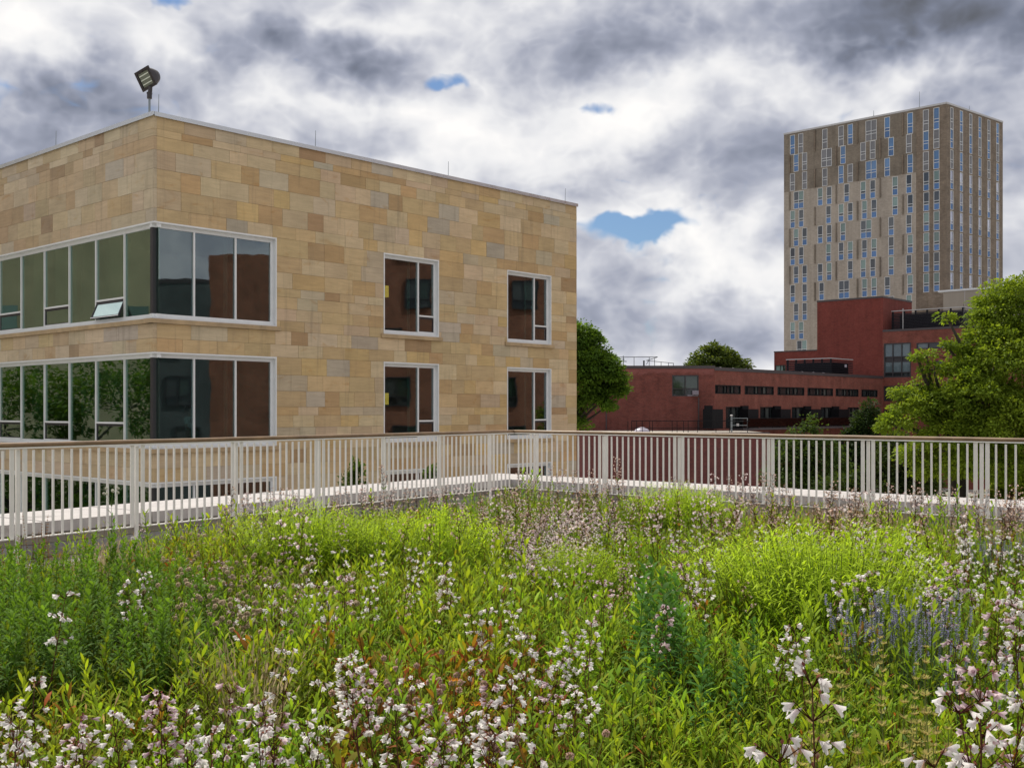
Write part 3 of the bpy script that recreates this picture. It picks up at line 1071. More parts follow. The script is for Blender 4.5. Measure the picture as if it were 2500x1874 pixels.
def skin_body(name, nodes, edges, mat, parent, sub=2):
    me = bpy.data.meshes.new(name)
    me.from_pydata([n[:3] for n in nodes], edges, [])
    o = bpy.data.objects.new(name, me)
    COL.objects.link(o)
    o.parent = parent
    sk = o.modifiers.new("skin", 'SKIN')
    for i, n in enumerate(nodes):
        sv = me.skin_vertices[0].data[i]
        sv.radius = (n[3], n[4] if len(n) > 4 else n[3])
        sv.use_root = (i == 0)
    sb_ = o.modifiers.new("smooth", 'SUBSURF')
    sb_.levels = sb_.render_levels = sub
    me.materials.append(mat)
    return o


body_n = [(0, 0, 0.92, 0.15, 0.10), (0, 0, 1.12, 0.15, 0.10), (0, 0, 1.34, 0.17, 0.10), (0, 0, 1.46, 0.055), (0, -0.02, 1.54, 0.05), (0, -0.02, 1.62, 0.083, 0.095), (0, -0.015, 1.70, 0.070, 0.085),
          (-0.20, 0, 1.38, 0.055), (-0.25, -0.03, 1.12, 0.042), (-0.20, -0.22, 1.00, 0.032), (0.20, 0, 1.38, 0.055), (0.25, -0.03, 1.12, 0.042), (0.20, -0.22, 1.00, 0.032),
          (-0.10, 0, 0.80, 0.085), (-0.10, 0, 0.46, 0.06), (-0.10, 0.02, 0.08, 0.04), (-0.10, -0.12, 0.03, 0.035), (0.10, 0, 0.80, 0.085), (0.10, 0, 0.46, 0.06), (0.10, 0.02, 0.08, 0.04), (0.10, -0.12, 0.03, 0.035)]
body_e = [(0, 1), (1, 2), (2, 3), (3, 4), (4, 5), (5, 6), (2, 7), (7, 8), (8, 9), (2, 10), (10, 11), (11, 12), (0, 13), (13, 14), (14, 15), (15, 16), (0, 17), (17, 18), (18, 19), (19, 20)]
skin_body("body", body_n, body_e, M['skin'], person)
shirt_n = [(0, 0, 0.88, 0.165, 0.115), (0, 0, 1.12, 0.165, 0.115), (0, 0, 1.34, 0.185, 0.115), (0, 0, 1.43, 0.08), (-0.20, 0, 1.385, 0.075), (-0.24, -0.02, 1.20, 0.062), (0.20, 0, 1.385, 0.075), (0.24, -0.02, 1.20, 0.062)]
skin_body("shirt", shirt_n, [(0, 1), (1, 2), (2, 3), (2, 4), (4, 5), (2, 6), (6, 7)], M['shirt'], person)
skin_body("hair", [(0, 0.01, 1.70, 0.085, 0.098), (0, 0.01, 1.755, 0.06, 0.075), (0, 0.05, 1.63, 0.07, 0.06)], [(0, 1), (0, 2)], M['hair'], person)
person.rotation_euler = (0, 0, AR + 0.5)

# ---------------------------------------------------------------- the red brick blocks and the tower
def far_window(face, u0, u1, z0, z1, cols, rows, frame, pane, parent=None, fw=0.09, depth=0.14, name="window", n=0.0):
    """window part set into a wall: frame mesh with bars, each pane a sub-part. cols / rows: fractions of the bars"""
    w, h = u1 - u0, z1 - z0
    us = [0.0] + [c * w for c in cols] + [w]
    zs = [0.0] + [r * h for r in rows] + [h]
    bx = [(0, fw, -depth, 0.015, 0, h), (w - fw, w, -depth, 0.015, 0, h), (fw, w - fw, -depth, 0.012, 0, fw), (fw, w - fw, -depth, 0.012, h - fw, h)]
    for c in us[1:-1]:
        bx.append((c - fw * 0.4, c + fw * 0.4, -depth, 0.006, fw, h - fw))
    for r in zs[1:-1]:
        bx.append((fw, w - fw, -depth, 0.002, r - fw * 0.4, r + fw * 0.4))
    o = face.part(name, box_mesh(name, frame, *bx), u0, n, z0, parent)
    k = 0
    for i in range(len(us) - 1):
        for j in range(len(zs) - 1):
            mat = pane[(k) % len(pane)] if isinstance(pane, (list, tuple)) else pane
            k += 1
            face.part("pane", box_mesh("pane", mat, (us[i] + fw * (1 if i == 0 else 0.41), us[i + 1] - fw * (1 if i == len(us) - 2 else 0.41),
                                                      -depth + 0.01, -depth + 0.03, zs[j] + fw * (1 if j == 0 else 0.41), zs[j + 1] - fw * (1 if j == len(zs) - 2 else 0.41))), u0, n, z0, o)
    return o


def wall_mesh(face, name, mat, u0, u1, z0, z1, holes, thick=0.5, n=0.0, back=None):
    bb = MB()
    for q in slab_with_holes(face, u0, u1, z0, z1, n - thick, n, holes):
        bb.box(q[0], q[1], -q[3], -q[2], q[4], q[5])
    for h in holes:                                      # the dark rooms behind
        bb.box(h[0] - 0.2, h[1] + 0.2, -n + thick + 0.002, -n + thick + 0.25, h[2] - 0.2, h[3] + 0.2, 1)
    return face.part(name, bb.mesh(name, [mat, M['black']]), 0, 0, 0)


def louvre_screen(root, face, u0, u1, z0, z1, depth, label_parts=None, posts=4, pitch=0.20, side=True):
    """dark roof screen: every slat, post and the cap its own part"""
    nsl = int((z1 - z0 - 0.1) / pitch)
    L = u1 - u0
    sl = box_mesh("slat", M['louvre'], (0, L, -0.14, 0.0, 0, 0.125))
    for k in range(nsl):
        face.part("slat", sl, u0, 0, z0 + 0.05 + k * pitch)
    po = box_mesh("screen_post", M['black'], (-0.09, 0.09, -0.34, -0.16, 0, z1 - z0))
    for k in range(posts + 1):
        face.part("screen_post", po, u0 + 0.1 + (L - 0.2) * k / posts, 0, z0)
    face.part("screen_cap", box_mesh("screen_cap", M['capgrey'], (0, L, -0.16, 0.03, 0, 0.10)), u0, 0, z1 + 0.002)
    if side:
        f2 = Face(*face.pt(u1, 0, 0).xy, face.a + PI / 2, root)
        sl2 = box_mesh("slat", M['louvre'], (0.02, depth, -0.14, 0.0, 0, 0.10))
        for k in range(nsl):
            f2.part("slat", sl2, 0, 0, z0 + 0.05 + k * pitch)
        f2.part("screen_cap", box_mesh("screen_cap", M['capgrey'], (0.04, depth, -0.16, 0.03, 0, 0.10)), 0, 0, z1 + 0.004)
    face.part("plant_box", box_mesh("plant_box", M['black'], (0.7, L - 0.5, -depth + 0.3, -0.9, 0, (z1 - z0) * 0.84)), u0, 0, z0)


# --- block with the blank wall and the long wing (one building, a corner apart)
wing_xy = (20.49, 112.0)
low_b = thing("brick_building", "low red brick building with a strip of windows and black balconies, beyond the railing", "building", (*wing_xy, GZ), kind='thing')
FB = Face(*wing_xy, AR, low_b)
FA = Face(20.49, 112.0, 0.0, low_b)                         # the blank wall, its right end at the joint
WB_LEN, WB_TOP = 40.1, 5.62
strips, doors, screens = [], [], []
for x0, x1, y0, y1 in ((25, 298, 435, 525), (340, 650, 444, 537), (690, 975, 457, 545), (1010, 1280, 467, 552), (1310, 1552, 478, 557), (1585, 1755, 487, 562)):
    strips.append(FB.rect(1740 + x0 / 4.364, 1740 + x1 / 4.364, 840 + y0 / 4.364, 840 + y1 / 4.364))
zs0 = sum(s[2] for s in strips) / len(strips)
zs1 = sum(s[3] for s in strips) / len(strips)
strips = [(s[0], s[1], zs0, zs1) for s in strips]
for x0, x1 in ((140, 300), (505, 650), (842, 975), (1152, 1277), (1438, 1555)):
    u0, u1 = FB.at(1740 + x0 / 4.364), FB.at(1740 + x1 / 4.364)
    doors.append((u0, u1, -0.25, 1.95))
low_win = [FB.rect(1889, 1921, 1070, 1112), FB.rect(1960, 1990, 1070, 1112), FB.rect(2030, 2060, 1075, 1115)]
low_win = [(a, c, -3.4, -1.3) for a, c, _, _ in low_win]
wall_mesh(FB, "wing_wall", M['brick'], 0.0, WB_LEN + 0.3, GZ, WB_TOP, strips + doors + low_win)
for k, (a, c, d, e) in enumerate(strips):
    far_window(FB, a, c, d, e, (0.10, 0.36, 0.46, 0.62, 0.75), (), M['black'], [M['darkglass'], M['darkglass'], M['curtainpane'], M['darkglass'], M['curtainpane'], M['darkglass']], fw=0.10, name="strip_window")
for a, c, d, e in doors:
    far_window(FB, a, c, d, e, (0.38, 0.70), (), M['black'], [M['darkglass'], M['curtainpane'], M['darkglass']], fw=0.10, name="balcony_door")
for a, c, d, e in low_win:
    far_window(FB, a, c, d, e, (0.5,), (), M['black'], M['darkglass'], fw=0.10)
for x0, x1 in ((-60, 55), (325, 435), (672, 780), (995, 1102), (1295, 1400)):
    u0, u1 = FB.at(1740 + x0 / 4.364, 0.5), FB.at(1740 + x1 / 4.364, 0.5)
    w = u1 - u0
    FB.part("balcony_screen", box_mesh("balcony_screen", M['black'], (0, w, 0.01, 1.1, 0, 1.95), (w * 0.12, w * 0.72, 0.01, 0.25, 1.952, 2.30)), u0, 0, -0.25)
FB.part("balcony_slab", box_mesh("balcony_slab", M['capbrown'], (3.0, WB_LEN - 3.2, 0.002, 1.55, -0.22, 0.0)), 0, 0, -0.26)
rl = FB.part("balcony_railing", box_mesh("balcony_railing", M['black'], (3.0, WB_LEN - 3.2, 1.46, 1.50, 0.98, 1.04), (3.0, WB_LEN - 3.2, 1.47, 1.49, 0.08, 0.13),
                                     *[(3.0 + k * 1.52, 3.05 + k * 1.52, 1.455, 1.505, 0.0, 0.975) for k in range(23)]), 0, 0, -0.258)
FB.part("mesh_panel", box_mesh("mesh_panel", M['meshpanel'], (3.05, WB_LEN - 3.25, 1.505, 1.512, 0.13, 0.97)), 0, 0, -0.258, rl)
bm_ = bar_mesh("baluster", 0.025, 0.02, 0.85, M['black'])
for k in range(int((WB_LEN - 6.6) / 0.19)):
    FB.part("baluster", bm_, 3.1 + k * 0.19, 1.48, -0.12, rl)
FB.part("roof_edge", box_mesh("roof_edge", M['capbrown'], (0.02, WB_LEN + 0.25, -0.60, 0.05, 0.0, 0.34)), 0, 0, WB_TOP + 0.002)
FB.part("roof", box_mesh("roof", M['rubber'], (0.3, WB_LEN, -13.0, -0.51, -0.3, 0.0)), 0, 0, WB_TOP - 0.05)
dm = MB()
dm.tube([(0, 0, 0), (0, 0, 0.22), (0, 0, 0.36), (0, 0, 0.42)], [0.50, 0.47, 0.33, 0.10], 12)
me_dm = dm.mesh("glint_dome", M['dome'], True)
for px in (1758, 1789, 1820, 1850, 1877, 1958, 1985, 2010):  # added pale domes standing in for bright reflections along the roof edge
    FB.part("glint_dome", me_dm, FB.at(px, -1.2), -1.2, WB_TOP + 0.02)

A_LEN, A_TOP = 30.0, 5.80
aw = FA.rect(1641, 1705.7, 915.4, 966.8)
wall_mesh(FA, "blank_wall", M['brick_a'], -A_LEN, -0.0, GZ, A_TOP, [aw])
o = far_window(FA, *aw, (0.495,), (0.36,), M['darkframe'], [M['darkglass'], M['glassgreen'], M['darkglass'], M['glassgreen']], fw=0.10)
FA.part("air_conditioner", box_mesh("air_conditioner", M['acunit'], (0, 0.62, -0.10, 0.40, 0, 0.42), (0.03, 0.59, 0.401, 0.41, 0.03, 0.39), (-0.45, 0.60, -0.08, 0.02, -0.14, -0.004)), aw[0] + 2.0, 0, aw[2] + 0.14, o)
FA.part("roof_edge", box_mesh("roof_edge", M['capbrown'], (-A_LEN, 0.06, -0.55, 0.05, 0.0, 0.30)), 0, 0, A_TOP + 0.003)
FA.part("roof", box_mesh("roof", M['rubber'], (-A_LEN, -0.1, -14.0, -0.51, -0.3, 0.0)), 0, 0, A_TOP - 0.05)
FA.part("end_wall", box_mesh("end_wall", M['brick_a'], (-0.30, -0.003, -3.0, -0.51, 0.0, A_TOP - 5.0)), 0, 0, 5.0)

FA.part("downpipe", box_mesh("downpipe", M['capbrown'], (-0.05, 0.05, 0.01, 0.11, -0.35, aw[2] - 0.15)), FA.at(1705.5), 0, 0)
FA.part("downpipe", box_mesh("downpipe", M['capbrown'], (-0.05, 0.05, 0.01, 0.11, -0.35, A_TOP)), FA.at(1480), 0, 0)
# roof railing and vent pipes on the blank block
rr = thing("roof_railing", "thin black pipe railing on the flat roof over the blank brick wall", "railing", FA.pt(-9.0, -3.0, A_TOP), 0.0)


def pipe(name, pts, r, mat, parent, seg=6):
    bb = MB()
    bb.tube(pts, r, seg)
    return link(name, bb.mesh(name, mat), parent)


def on_a(px, py, Y=115.0):
    return Vector(((px - CX) / FPX * Y, Y, ZC + (HY - py) / FPX * Y)) - rr.location


pipe("top_rail", [on_a(1470, 872), on_a(1605, 871), ], 0.035, M['black'], rr)
pipe("sloped_rail", [on_a(1606, 871), on_a(1578, 880), on_a(1645, 886.5)], 0.03, M['black'], rr)
for px, y0 in ((1507, 872), (1548, 872), (1585, 872), (1598, 875), (1614, 883), (1632, 885), (1644, 887)):
    pipe("post", [on_a(px, y0), on_a(px, 894)], 0.03, M['black'], rr)
pipe("ladder_rail", [on_a(1578, 889), on_a(1585, 878), on_a(1604, 872)], 0.03, M['black'], rr)
vp = thing("vent_mast", "grey mast with a small side horn on the roof of the blank brick block", "mast", on_a(1522, 893) + rr.location)
pipe("pole", [(0, 0, -0.2), (0, 0, 1.05)], 0.05, M['greypole'], vp)
pipe("side_arm", [(0, 0, 0.50), (0.34, 0, 0.46)], 0.05, M['greypole'], vp)
pipe("hood", [(0, 0, 0.62), (0, 0, 0.74)], 0.11, M['greypole'], vp)
sp = thing("vent_pipe", "short dark vent pipe on the roof beside the pipe railing", "pipe", on_a(1572, 893) + rr.location)
pipe("pipe", [(0, 0, -0.2), (0, 0, 0.48)], 0.085, M['black'], sp)
pipe("cap", [(0, 0, 0.485), (0, 0, 0.55)], 0.11, M['black'], sp)

# --- the terrace block in front of them
ter = thing("brick_terrace_block", "dark red brick block with a roof terrace in front of the balcony wing", "building", (7.0, 100.0, GZ), kind='thing')
FC = Face(7.0, 100.0, 0.0, ter)
C_LEN, C_TOP = 16.3, -0.42
FC.part("wall", box_mesh("wall", M['brick_low'], (0, C_LEN, -11.2, 0.0, GZ, C_TOP - 0.12)), 0, 0, 0)
FC.part("coping", box_mesh("coping", M['capbrown'], (-0.03, C_LEN + 0.03, -0.5, 0.04, 0, 0.12)), 0, 0, C_TOP - 0.118)
FC.part("terrace_deck", box_mesh("terrace_deck", M['concrete'], (0.4, C_LEN - 0.3, -11.0, -0.52, 0, 0.10)), 0, 0, C_TOP - 0.115)
FS = Face(7.0, 100.0, math.radians(-62), ter)
FS.part("side_wall", box_mesh("side_wall", M['brick_low'], (-6.0, -0.003, -0.4, 0.0, GZ, C_TOP - 0.3), (-4.6, -3.6, 0.001, 0.03, -4.2, -2.6, 1), (-2.2, -1.2, 0.001, 0.03, -4.2, -2.6, 1)), 0, 0, 0)
FS.root = ter
ter["label"] = "dark red brick block with a roof terrace in front of the balcony wing"
ter.children[-1].data.materials.append(M['darkglass'])
tr_ = thing("terrace_railing", "black two bar railing along the terrace edge of the dark brick block", "railing", FC.pt(4.0, -0.3, C_TOP))


def on_c(px, py, Y=100.4):
    return Vector(((px - CX) / FPX * Y, Y, ZC + (HY - py) / FPX * Y)) - tr_.location


pipe("top_rail", [on_c(1542, 1027.3), on_c(1830, 1027.0)], 0.035, M['black'], tr_)
pipe("middle_rail", [on_c(1542, 1045), on_c(1830, 1045)], 0.028, M['black'], tr_)
for px in (1533, 1542, 1554.6, 1568, 1586, 1593, 1641, 1653, 1669, 1680, 1703, 1748, 1781, 1825):
    pipe("post", [on_c(px, 1027), on_c(px, 1055)], 0.03, M['black'], tr_)
dome = MB()
segs, rgs = 20, 6
for i in range(rgs + 1):
    t = i / rgs * PI / 2
    r, zz = 0.78 * math.cos(t), 0.62 * math.sin(t)
    dome.v += [(r * math.cos(2 * PI * k / segs), r * math.sin(2 * PI * k / segs), zz) for k in range(segs)]
for i in range(rgs):
    for k in range(segs):
        k2 = (k + 1) % segs
        dome.f.append((i * segs + k, i * segs + k2, (i + 1) * segs + k2, (i + 1) * segs + k))
        dome.m.append(0)
sk = thing("skylight_dome", "pale rounded skylight dome on the brick terrace behind its black railing", "skylight", Vector((12.05, 102.6, C_TOP - 0.30)))
link("dome", dome.mesh("dome", M['dome'], True), sk, (0, 0, 0.12))
pipe("kerb", [(0, 0, 0), (0, 0, 0.14)], 0.84, M['capgrey'], sk, 20)
ms = thing("weather_mast", "grey mast with a ball top and side arms on the brick terrace", "mast", Vector((0.1985 * 103, 103, C_TOP - 0.02)))
pipe("pole", [(0, 0, 0), (0, 0, 1.50)], 0.085, M['greypole'], ms, 8)
pipe("ball", [(0, 0, 1.44), (0, 0, 1.50), (0, 0, 1.56), (0, 0, 1.62)], [0.06, 0.13, 0.13, 0.05], M['capgrey'], ms, 10)
for zz, l in ((1.28, 1.5), (1.02, 1.2), (0.62, 1.5)):
    pipe("arm", [(0, 0, zz), (l, 0.1, zz)], 0.032, M['greypole'], ms)
pipe("gauge", [(0.58, 0, 0.55), (0.58, 0, 0.80)], 0.12, M['capgrey'], ms, 8)
pipe("back_post", [(1.5, 0.1, 0), (1.5, 0.1, 1.3)], 0.03, M['greypole'], ms)

# --- louvred plant screen on the wing roof
cs = Vector((0.2882 * 134.0, 134.0, 0))
scr = thing("louvre_screen", "small dark louvred plant screen on the roof of the balcony wing", "louvre screen", (cs.x, cs.y, 5.4))
FSn = Face(cs.x, cs.y, AL, scr)
u_l = FSn.at(1919)
louvre_screen(scr, FSn, u_l, 0.0, 5.5, 7.85, 6.0, posts=5, pitch=0.22)
sg = FSn.part("notice_plate", box_mesh("notice_plate", M['dome'], (0, 0.55, 0.02, 0.04, 0, 0.35)), -0.05, 0.0, 6.9)
sg.location = Face(cs.x, cs.y, AR, scr).loc(3.6, 0.03, 6.9)
sg.rotation_euler = (0, 0, AR)
pr_ = thing("roof_pipe_rail", "low dark pipe rail on the wing roof to the right of the small louvre screen", "railing", FB.pt(30.5, -2.2, WB_TOP), AR)
pipe("rail", [(0, 0, 1.0), (4.2, 0, 1.0)], 0.03, M['black'], pr_)
for x in (0, 2.1, 4.2):
    pipe("post", [(x, 0, -0.1), (x, 0, 1.0)], 0.03, M['black'], pr_)
pipe("lamp", [(2.6, 0, 1.03), (2.6, 0, 1.14)], 0.13, M['dome'], pr_, 8)

# --- the taller brick block behind
tall = thing("tall_brick_block", "tall plain red brick block with a big louvre screen in front of the grey tower", "building", (47.5, 141.6, GZ), kind='thing')
FD = Face(47.5, 141.6, AL, tall)
FD2 = Face(47.5, 141.6, AR, tall)
D_TOP, E_TOP, F_TOP = 16.0, 9.55, 11.60
uD, uE = FD.at(1995), FD.at(1890)
FD.part("block_wall", box_mesh("block_wall", M['brick_hi'], (uD, -0.003, -9.0, 0.0, GZ, D_TOP)), 0, 0, 0)
FD.part("roof_edge", box_mesh("roof_edge", M['capbrown'], (uD - 0.03, 0.04, -9.05, 0.05, 0, 0.22)), 0, 0, D_TOP + 0.003)
ew = FD.rect(1891.5, 1918, 891, 907)
bb = MB()
for q in slab_with_holes(FD, uE, uD - 0.003, GZ, E_TOP, -0.5, -0.002, [(uE + 0.15, ew[1], ew[2], ew[3])]):
    bb.box(q[0], q[1], -q[3], -q[2], q[4], q[5])
bb.box(uE, uD - 0.01, 0.52, 9.0, GZ, E_TOP - 0.3)
FD.part("lower_wall", bb.mesh("lower_wall", M['brick_hi']))
far_window(FD, uE + 0.15, ew[1], ew[2], ew[3], (0.48, 0.74), (), M['darkframe'], [M['tealblind'], M['tealblind'], M['glassgreen']], fw=0.08, n=-0.05)
FD.part("roof_edge", box_mesh("roof_edge", M['capbrown'], (uE - 0.04, uD - 0.04, -9.0, 0.05, 0, 0.14)), 0, 0, E_TOP + 0.003)
# right part: flush front, four rows of windows
NF = 0.10
fw_holes = []
big = FD.rect(2157.5, 2224, 837, 921, NF)
big = (big[0] + 0.02, big[1], big[2], big[3])
row = FD.rect(2237.5, 2370, 834.3, 850, NF)
mid = FD.rect(2283, 2303, 880, 902, NF)
low = FD.rect(2157.5, 2226, 941.5, 978.5, NF)
low2 = FD.rect(2157.5, 2200, 1000, 1035, NF)
holes = [big, row, mid, (big[0], low[1], low[2], low[3]), (big[0], low2[1], low2[2], low2[3])]
wall_mesh(FD, "wing_wall", M['brick'], 0.0, 34.0, GZ, F_TOP, holes, n=NF)
FD.part("wing_core", box_mesh("wing_core", M['rubber'], (0.3, 34.0, -12.0, -0.80, GZ, F_TOP - 0.05)), 0, 0, 0)
far_window(FD, *big, (0.33, 0.66), (0.145, 0.46, 0.60), M['darkframe'], [M['darkglass'], M['skyglass'], M['darkframe'], M['skyglass']], fw=0.14, n=NF)
far_window(FD, *row, (0.22, 0.46, 0.72), (), M['darkframe'], [M['skyglass'], M['darkglass'], M['skyglass'], M['skyglass']], fw=0.12, n=NF)
far_window(FD, *mid, (), (0.5,), M['darkframe'], M['darkglass'], fw=0.1, n=NF)
far_window(FD, *holes[3], (0.42,), (0.30,), M['darkframe'], M['darkglass'], fw=0.12, n=NF)
far_window(FD, *holes[4], (0.5,), (), M['darkframe'], M['darkglass'], fw=0.12, n=NF)
FD.part("roof_edge", box_mesh("roof_edge", M['capbrown'], (0.02, 34.0, -0.62, NF + 0.05, 0, 0.26)), 0, 0, F_TOP + 0.003)
c2 = FD.pt(0, -1.3, 0)
big_scr = thing("louvre_screen", "big dark louvred plant screen on the brick roof below the grey tower", "louvre screen", (c2.x, c2.y, F_TOP), kind='thing')
FBs = Face(c2.x, c2.y, AL, big_scr)
u_r = FBs.at(2351)
louvre_screen(big_scr, FBs, 0.55, u_r, F_TOP + 0.28, 14.25, 7.5, posts=6, pitch=0.19)
FBs.part("conduit", box_mesh("conduit", M['capgrey'], (0, 0.09, 0.01, 0.06, 0, 2.7)), FBs.at(2204), 0, F_TOP + 0.27)

# --- the concrete annex and the tower
anx = thing("concrete_annex", "plain grey concrete block with a pale roof edge at the foot of the tower", "building", (0.390 * 168, 168.0, GZ), kind='thing')
FX = Face(0.390 * 168, 168.0, AL, anx)
xt = FX.height(0.0, 713)
ux0 = 0.0
FX.part("wall", box_mesh("wall", M['concrete'], (ux0, 16.0, -4.0, 0.0, GZ, xt)), 0, 0, 0)
for k in range(1, 5):
    FX.part("joint_strip", box_mesh("joint_strip", M['capgrey'], (k * 3.2, k * 3.2 + 0.06, 0.001, 0.02, xt - 9, xt)), 0, 0, 0)
FX.part("roof_edge", box_mesh("roof_edge", M['towerframe'], (ux0 - 0.8, 16.0, -4.0, 0.10, 0, 0.28)), 0, 0, xt + 0.003)

TX = (0.3929 * 175.0, 175.0)
tower = thing("tower_block", "tall grey brown apartment tower with scattered blue windows above the red brick blocks", "building", (*TX, GZ), kind='thing')
aTL = math.atan2(-0.6903, 0.7235)
aTR = math.atan2(0.6382, 0.7698)
FTL, FTR = Face(*TX, aTL, tower), Face(*TX, aTR, tower)
TLEN, TRLEN, TTOP = 28.8, 18.3, 50.05
row_top = [49.75, 46.30, 43.03, 39.78, 36.53, 33.28, 30.03, 26.78, 23.53, 20.28, 17.03, 13.78]
row_h = [3.45] + [3.03] * 11
zmid = row_top[3] + 0.12
uR = FTL.at(2236.5)


def tower_wall(face, name, mat, u0, u1, z0, z1, holes):
    bb = MB()
    for q in slab_with_holes(face, u0, u1, z0, z1, -0.35, 0.0, [h for h in holes if h[3] > z0 and h[2] < z1 and h[1] > u0 and h[0] < u1]):
        bb.box(q[0], q[1], -q[3], -q[2], q[4], q[5])
    return face.part(name, bb.mesh(name, mat), 0, 0, 0)


B_, G_, W_, BD, GD, WD = 'B', 'G', 'W', 'BD', 'GD', 'WD'
left_rows = [
    [(1934.8, B_), (1954.9, G_), (2013.7, G_), (2053.3, G_), (2075.9, B_), (2126.7, GD), (2166, B_), (2222, B_), (2260.5, G_), (2286.2, B_)],
    [(1943.6, B_), (1964.4, G_), (2017.9, GD), (2058, B_), (2107.3, G_), (2130.6, G_), (2175.5, B_), (2219, G_), (2260.5, B_), (2286.2, G_)],
    [(1934.8, G_), (1964.4, G_), (2013.7, G_), (2053.3, B_), (2075.9, G_), (2126.7, BD), (2166, B_), (2222, B_), (2260.5, G_), (2286.2, B_)],
    [(1949.9, WD), (2002.4, W_), (2024.3, W_), (2067, W_), (2107.3, W_), (2130.6, W_), (2185.2, W_), (2219, W_), (2261.3, W_), (2286.5, W_)],
    [(1935.2, W_), (1956, W_), (2022.7, W_), (2053.5, W_), (2075.9, W_), (2110.5, W_), (2133.7, W_), (2185.2, W_), (2222.3, W_), (2261.5, W_), (2286.6, W_)],
    [(1943.6, W_), (1964.4, W_), (2002.4, W_), (2024.3, W_), (2058, W_), (2114.3, WD), (2175.8, W_), (2219, W_), (2261.5, W_), (2286.6, W_)],
    [(1935.2, W_), (1956, W_), (2022.7, W_), (2053.5, W_), (2075.9, W_), (2110.5, W_), (2133.7, W_), (2175.8, W_), (2222.3, W_), (2261.5, W_), (2286.6, W_)],
    [(1943.6, W_), (1964.4, W_), (2002.4, W_), (2024.3, W_), (2075.9, W_), (2107.5, W_), (2130.8, W_), (2175.8, W_), (2219, W_), (2261.5, W_), (2286.6, W_)],
    [(1935.2, W_), (1964.4, W_), (2005.8, W_), (2060.5, WD), (2110.7, W_), (2133.8, W_), (2166.4, W_), (2222.3, W_), (2261.5, W_), (2286.6, W_)],
    [(1943.6, W_), (1964.4, W_), (2175.8, W_), (2219, W_)],
    [(1935.2, W_), (1956, W_)],
    [(1957.6, WD)],
]
WW = 0.94


def tower_window_meshes(w, h, dbl):
    f = 0.065
    half = [(0, w)] if not dbl else [(0, w / 2), (w / 2, w)]
    bx = [(0, f, -0.22, 0.02, 0, h), (w - f, w, -0.22, 0.02, 0, h), (f, w - f, -0.22, 0.016, 0, f), (f, w - f, -0.22, 0.016, h - f, h)]
    if dbl:
        bx.append((w / 2 - f / 2, w / 2 + f / 2, -0.22, 0.012, f, h - f))
    zc, zd = 0.345 * h, 0.485 * h
    bx += [(f, w - f, -0.22, 0.008, zc - 0.04, zc + 0.04), (f, w - f, -0.22, 0.008, zd - 0.04, zd + 0.04)]
    fr = box_mesh("window_frame", M['towerframe'], *bx)
    out = {}
    for nm, (za, zb) in (("panel", (f, zc - 0.041)), ("vent", (zc + 0.041, zd - 0.041)), ("pane", (zd + 0.041, h - f))):
        for mk in ('tealblind', 'darkpane', 'bluepanel', 'bluepane', 'greyscreen', 'brightpane'):
            for i, (a, c) in enumerate(half):
                g0 = a + (f if i == 0 else f / 2)
                g1 = c - (f if i == len(half) - 1 else f / 2)
                out[nm, mk, i] = (g0, g1, za, zb)
    return fr, out, len(half)


_pm = {}


def tower_window(face, u, r, kind, bright=False):
    dbl = kind.endswith('D') and len(kind) == 2
    w, h = (1.92 if dbl else WW), row_h[r]
    key = (w, h)
    if key not in _pm:
        _pm[key] = tower_window_meshes(w, h, dbl)
    fr, tab, nh = _pm[key]
    o = face.part("window", fr, u - w / 2, 0, row_top[r] - h)
    k = kind[0]
    for i in range(nh):
        for nm in ("panel", "vent", "pane"):
            if k == 'G':
                mk = 'greyscreen'
            elif k == 'B':
                mk = 'bluepane' if nm == 'pane' else 'bluepanel'
            elif nm == 'panel':
                mk = 'bluepanel'
            elif bright:
                mk = 'brightpane'
            else:
                mk = 'darkpane' if nm == 'vent' else random.choice(('tealblind', 'tealblind', 'darkpane', 'darkpane', 'darkpane'))
            kk = (key, nm, mk, i)
            if kk not in _pm:
                a, c, za, zb = tab[nm, mk, i]
                _pm[kk] = box_mesh(nm, M[mk], (a, c, -0.10, -0.07, za, zb))
            face.part("glass_panel" if nm == 'panel' else nm, _pm[kk], u - w / 2, 0, row_top[r] - h, o)
    return (u - w / 2, u + w / 2, row_top[r] - h, row_top[r])


holesL, holesR = [], []
for r, lst in enumerate(left_rows):
    for px, kind in lst:
        holesL.append(tower_window(FTL, FTL.at(px), r, kind))
for r in range(9):
    for c in range(6):
        u = 1.62 + 2.98 * c
        kind = ('G' if (r + c) % 2 == 0 else 'B') if r < 3 else 'W'
        holesR.append(tower_window(FTR, u, r, kind, bright=True))
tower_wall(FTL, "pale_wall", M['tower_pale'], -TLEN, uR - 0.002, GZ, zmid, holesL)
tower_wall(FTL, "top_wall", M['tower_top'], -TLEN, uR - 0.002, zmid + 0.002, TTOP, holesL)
tower_wall(FTL, "rough_wall", M['tower_rough'], uR, -0.002, GZ, TTOP, holesL)
tower_wall(FTR, "side_wall", M['tower_rough'], 0.0, TRLEN, GZ, TTOP, holesR)
cb = MB()
P = [FTL.pt(-TLEN + 0.1, -0.36, 0), FTL.pt(-0.5, -0.36, 0), FTR.pt(TRLEN - 0.1, -0.36, 0), FTL.pt(-TLEN + 0.1, -17.0, 0)]
P = [(p.x - TX[0], p.y - TX[1]) for p in P]
cb.prism(P, 0, TTOP - GZ - 0.3)
link("core", cb.mesh("core", M['black']), tower)
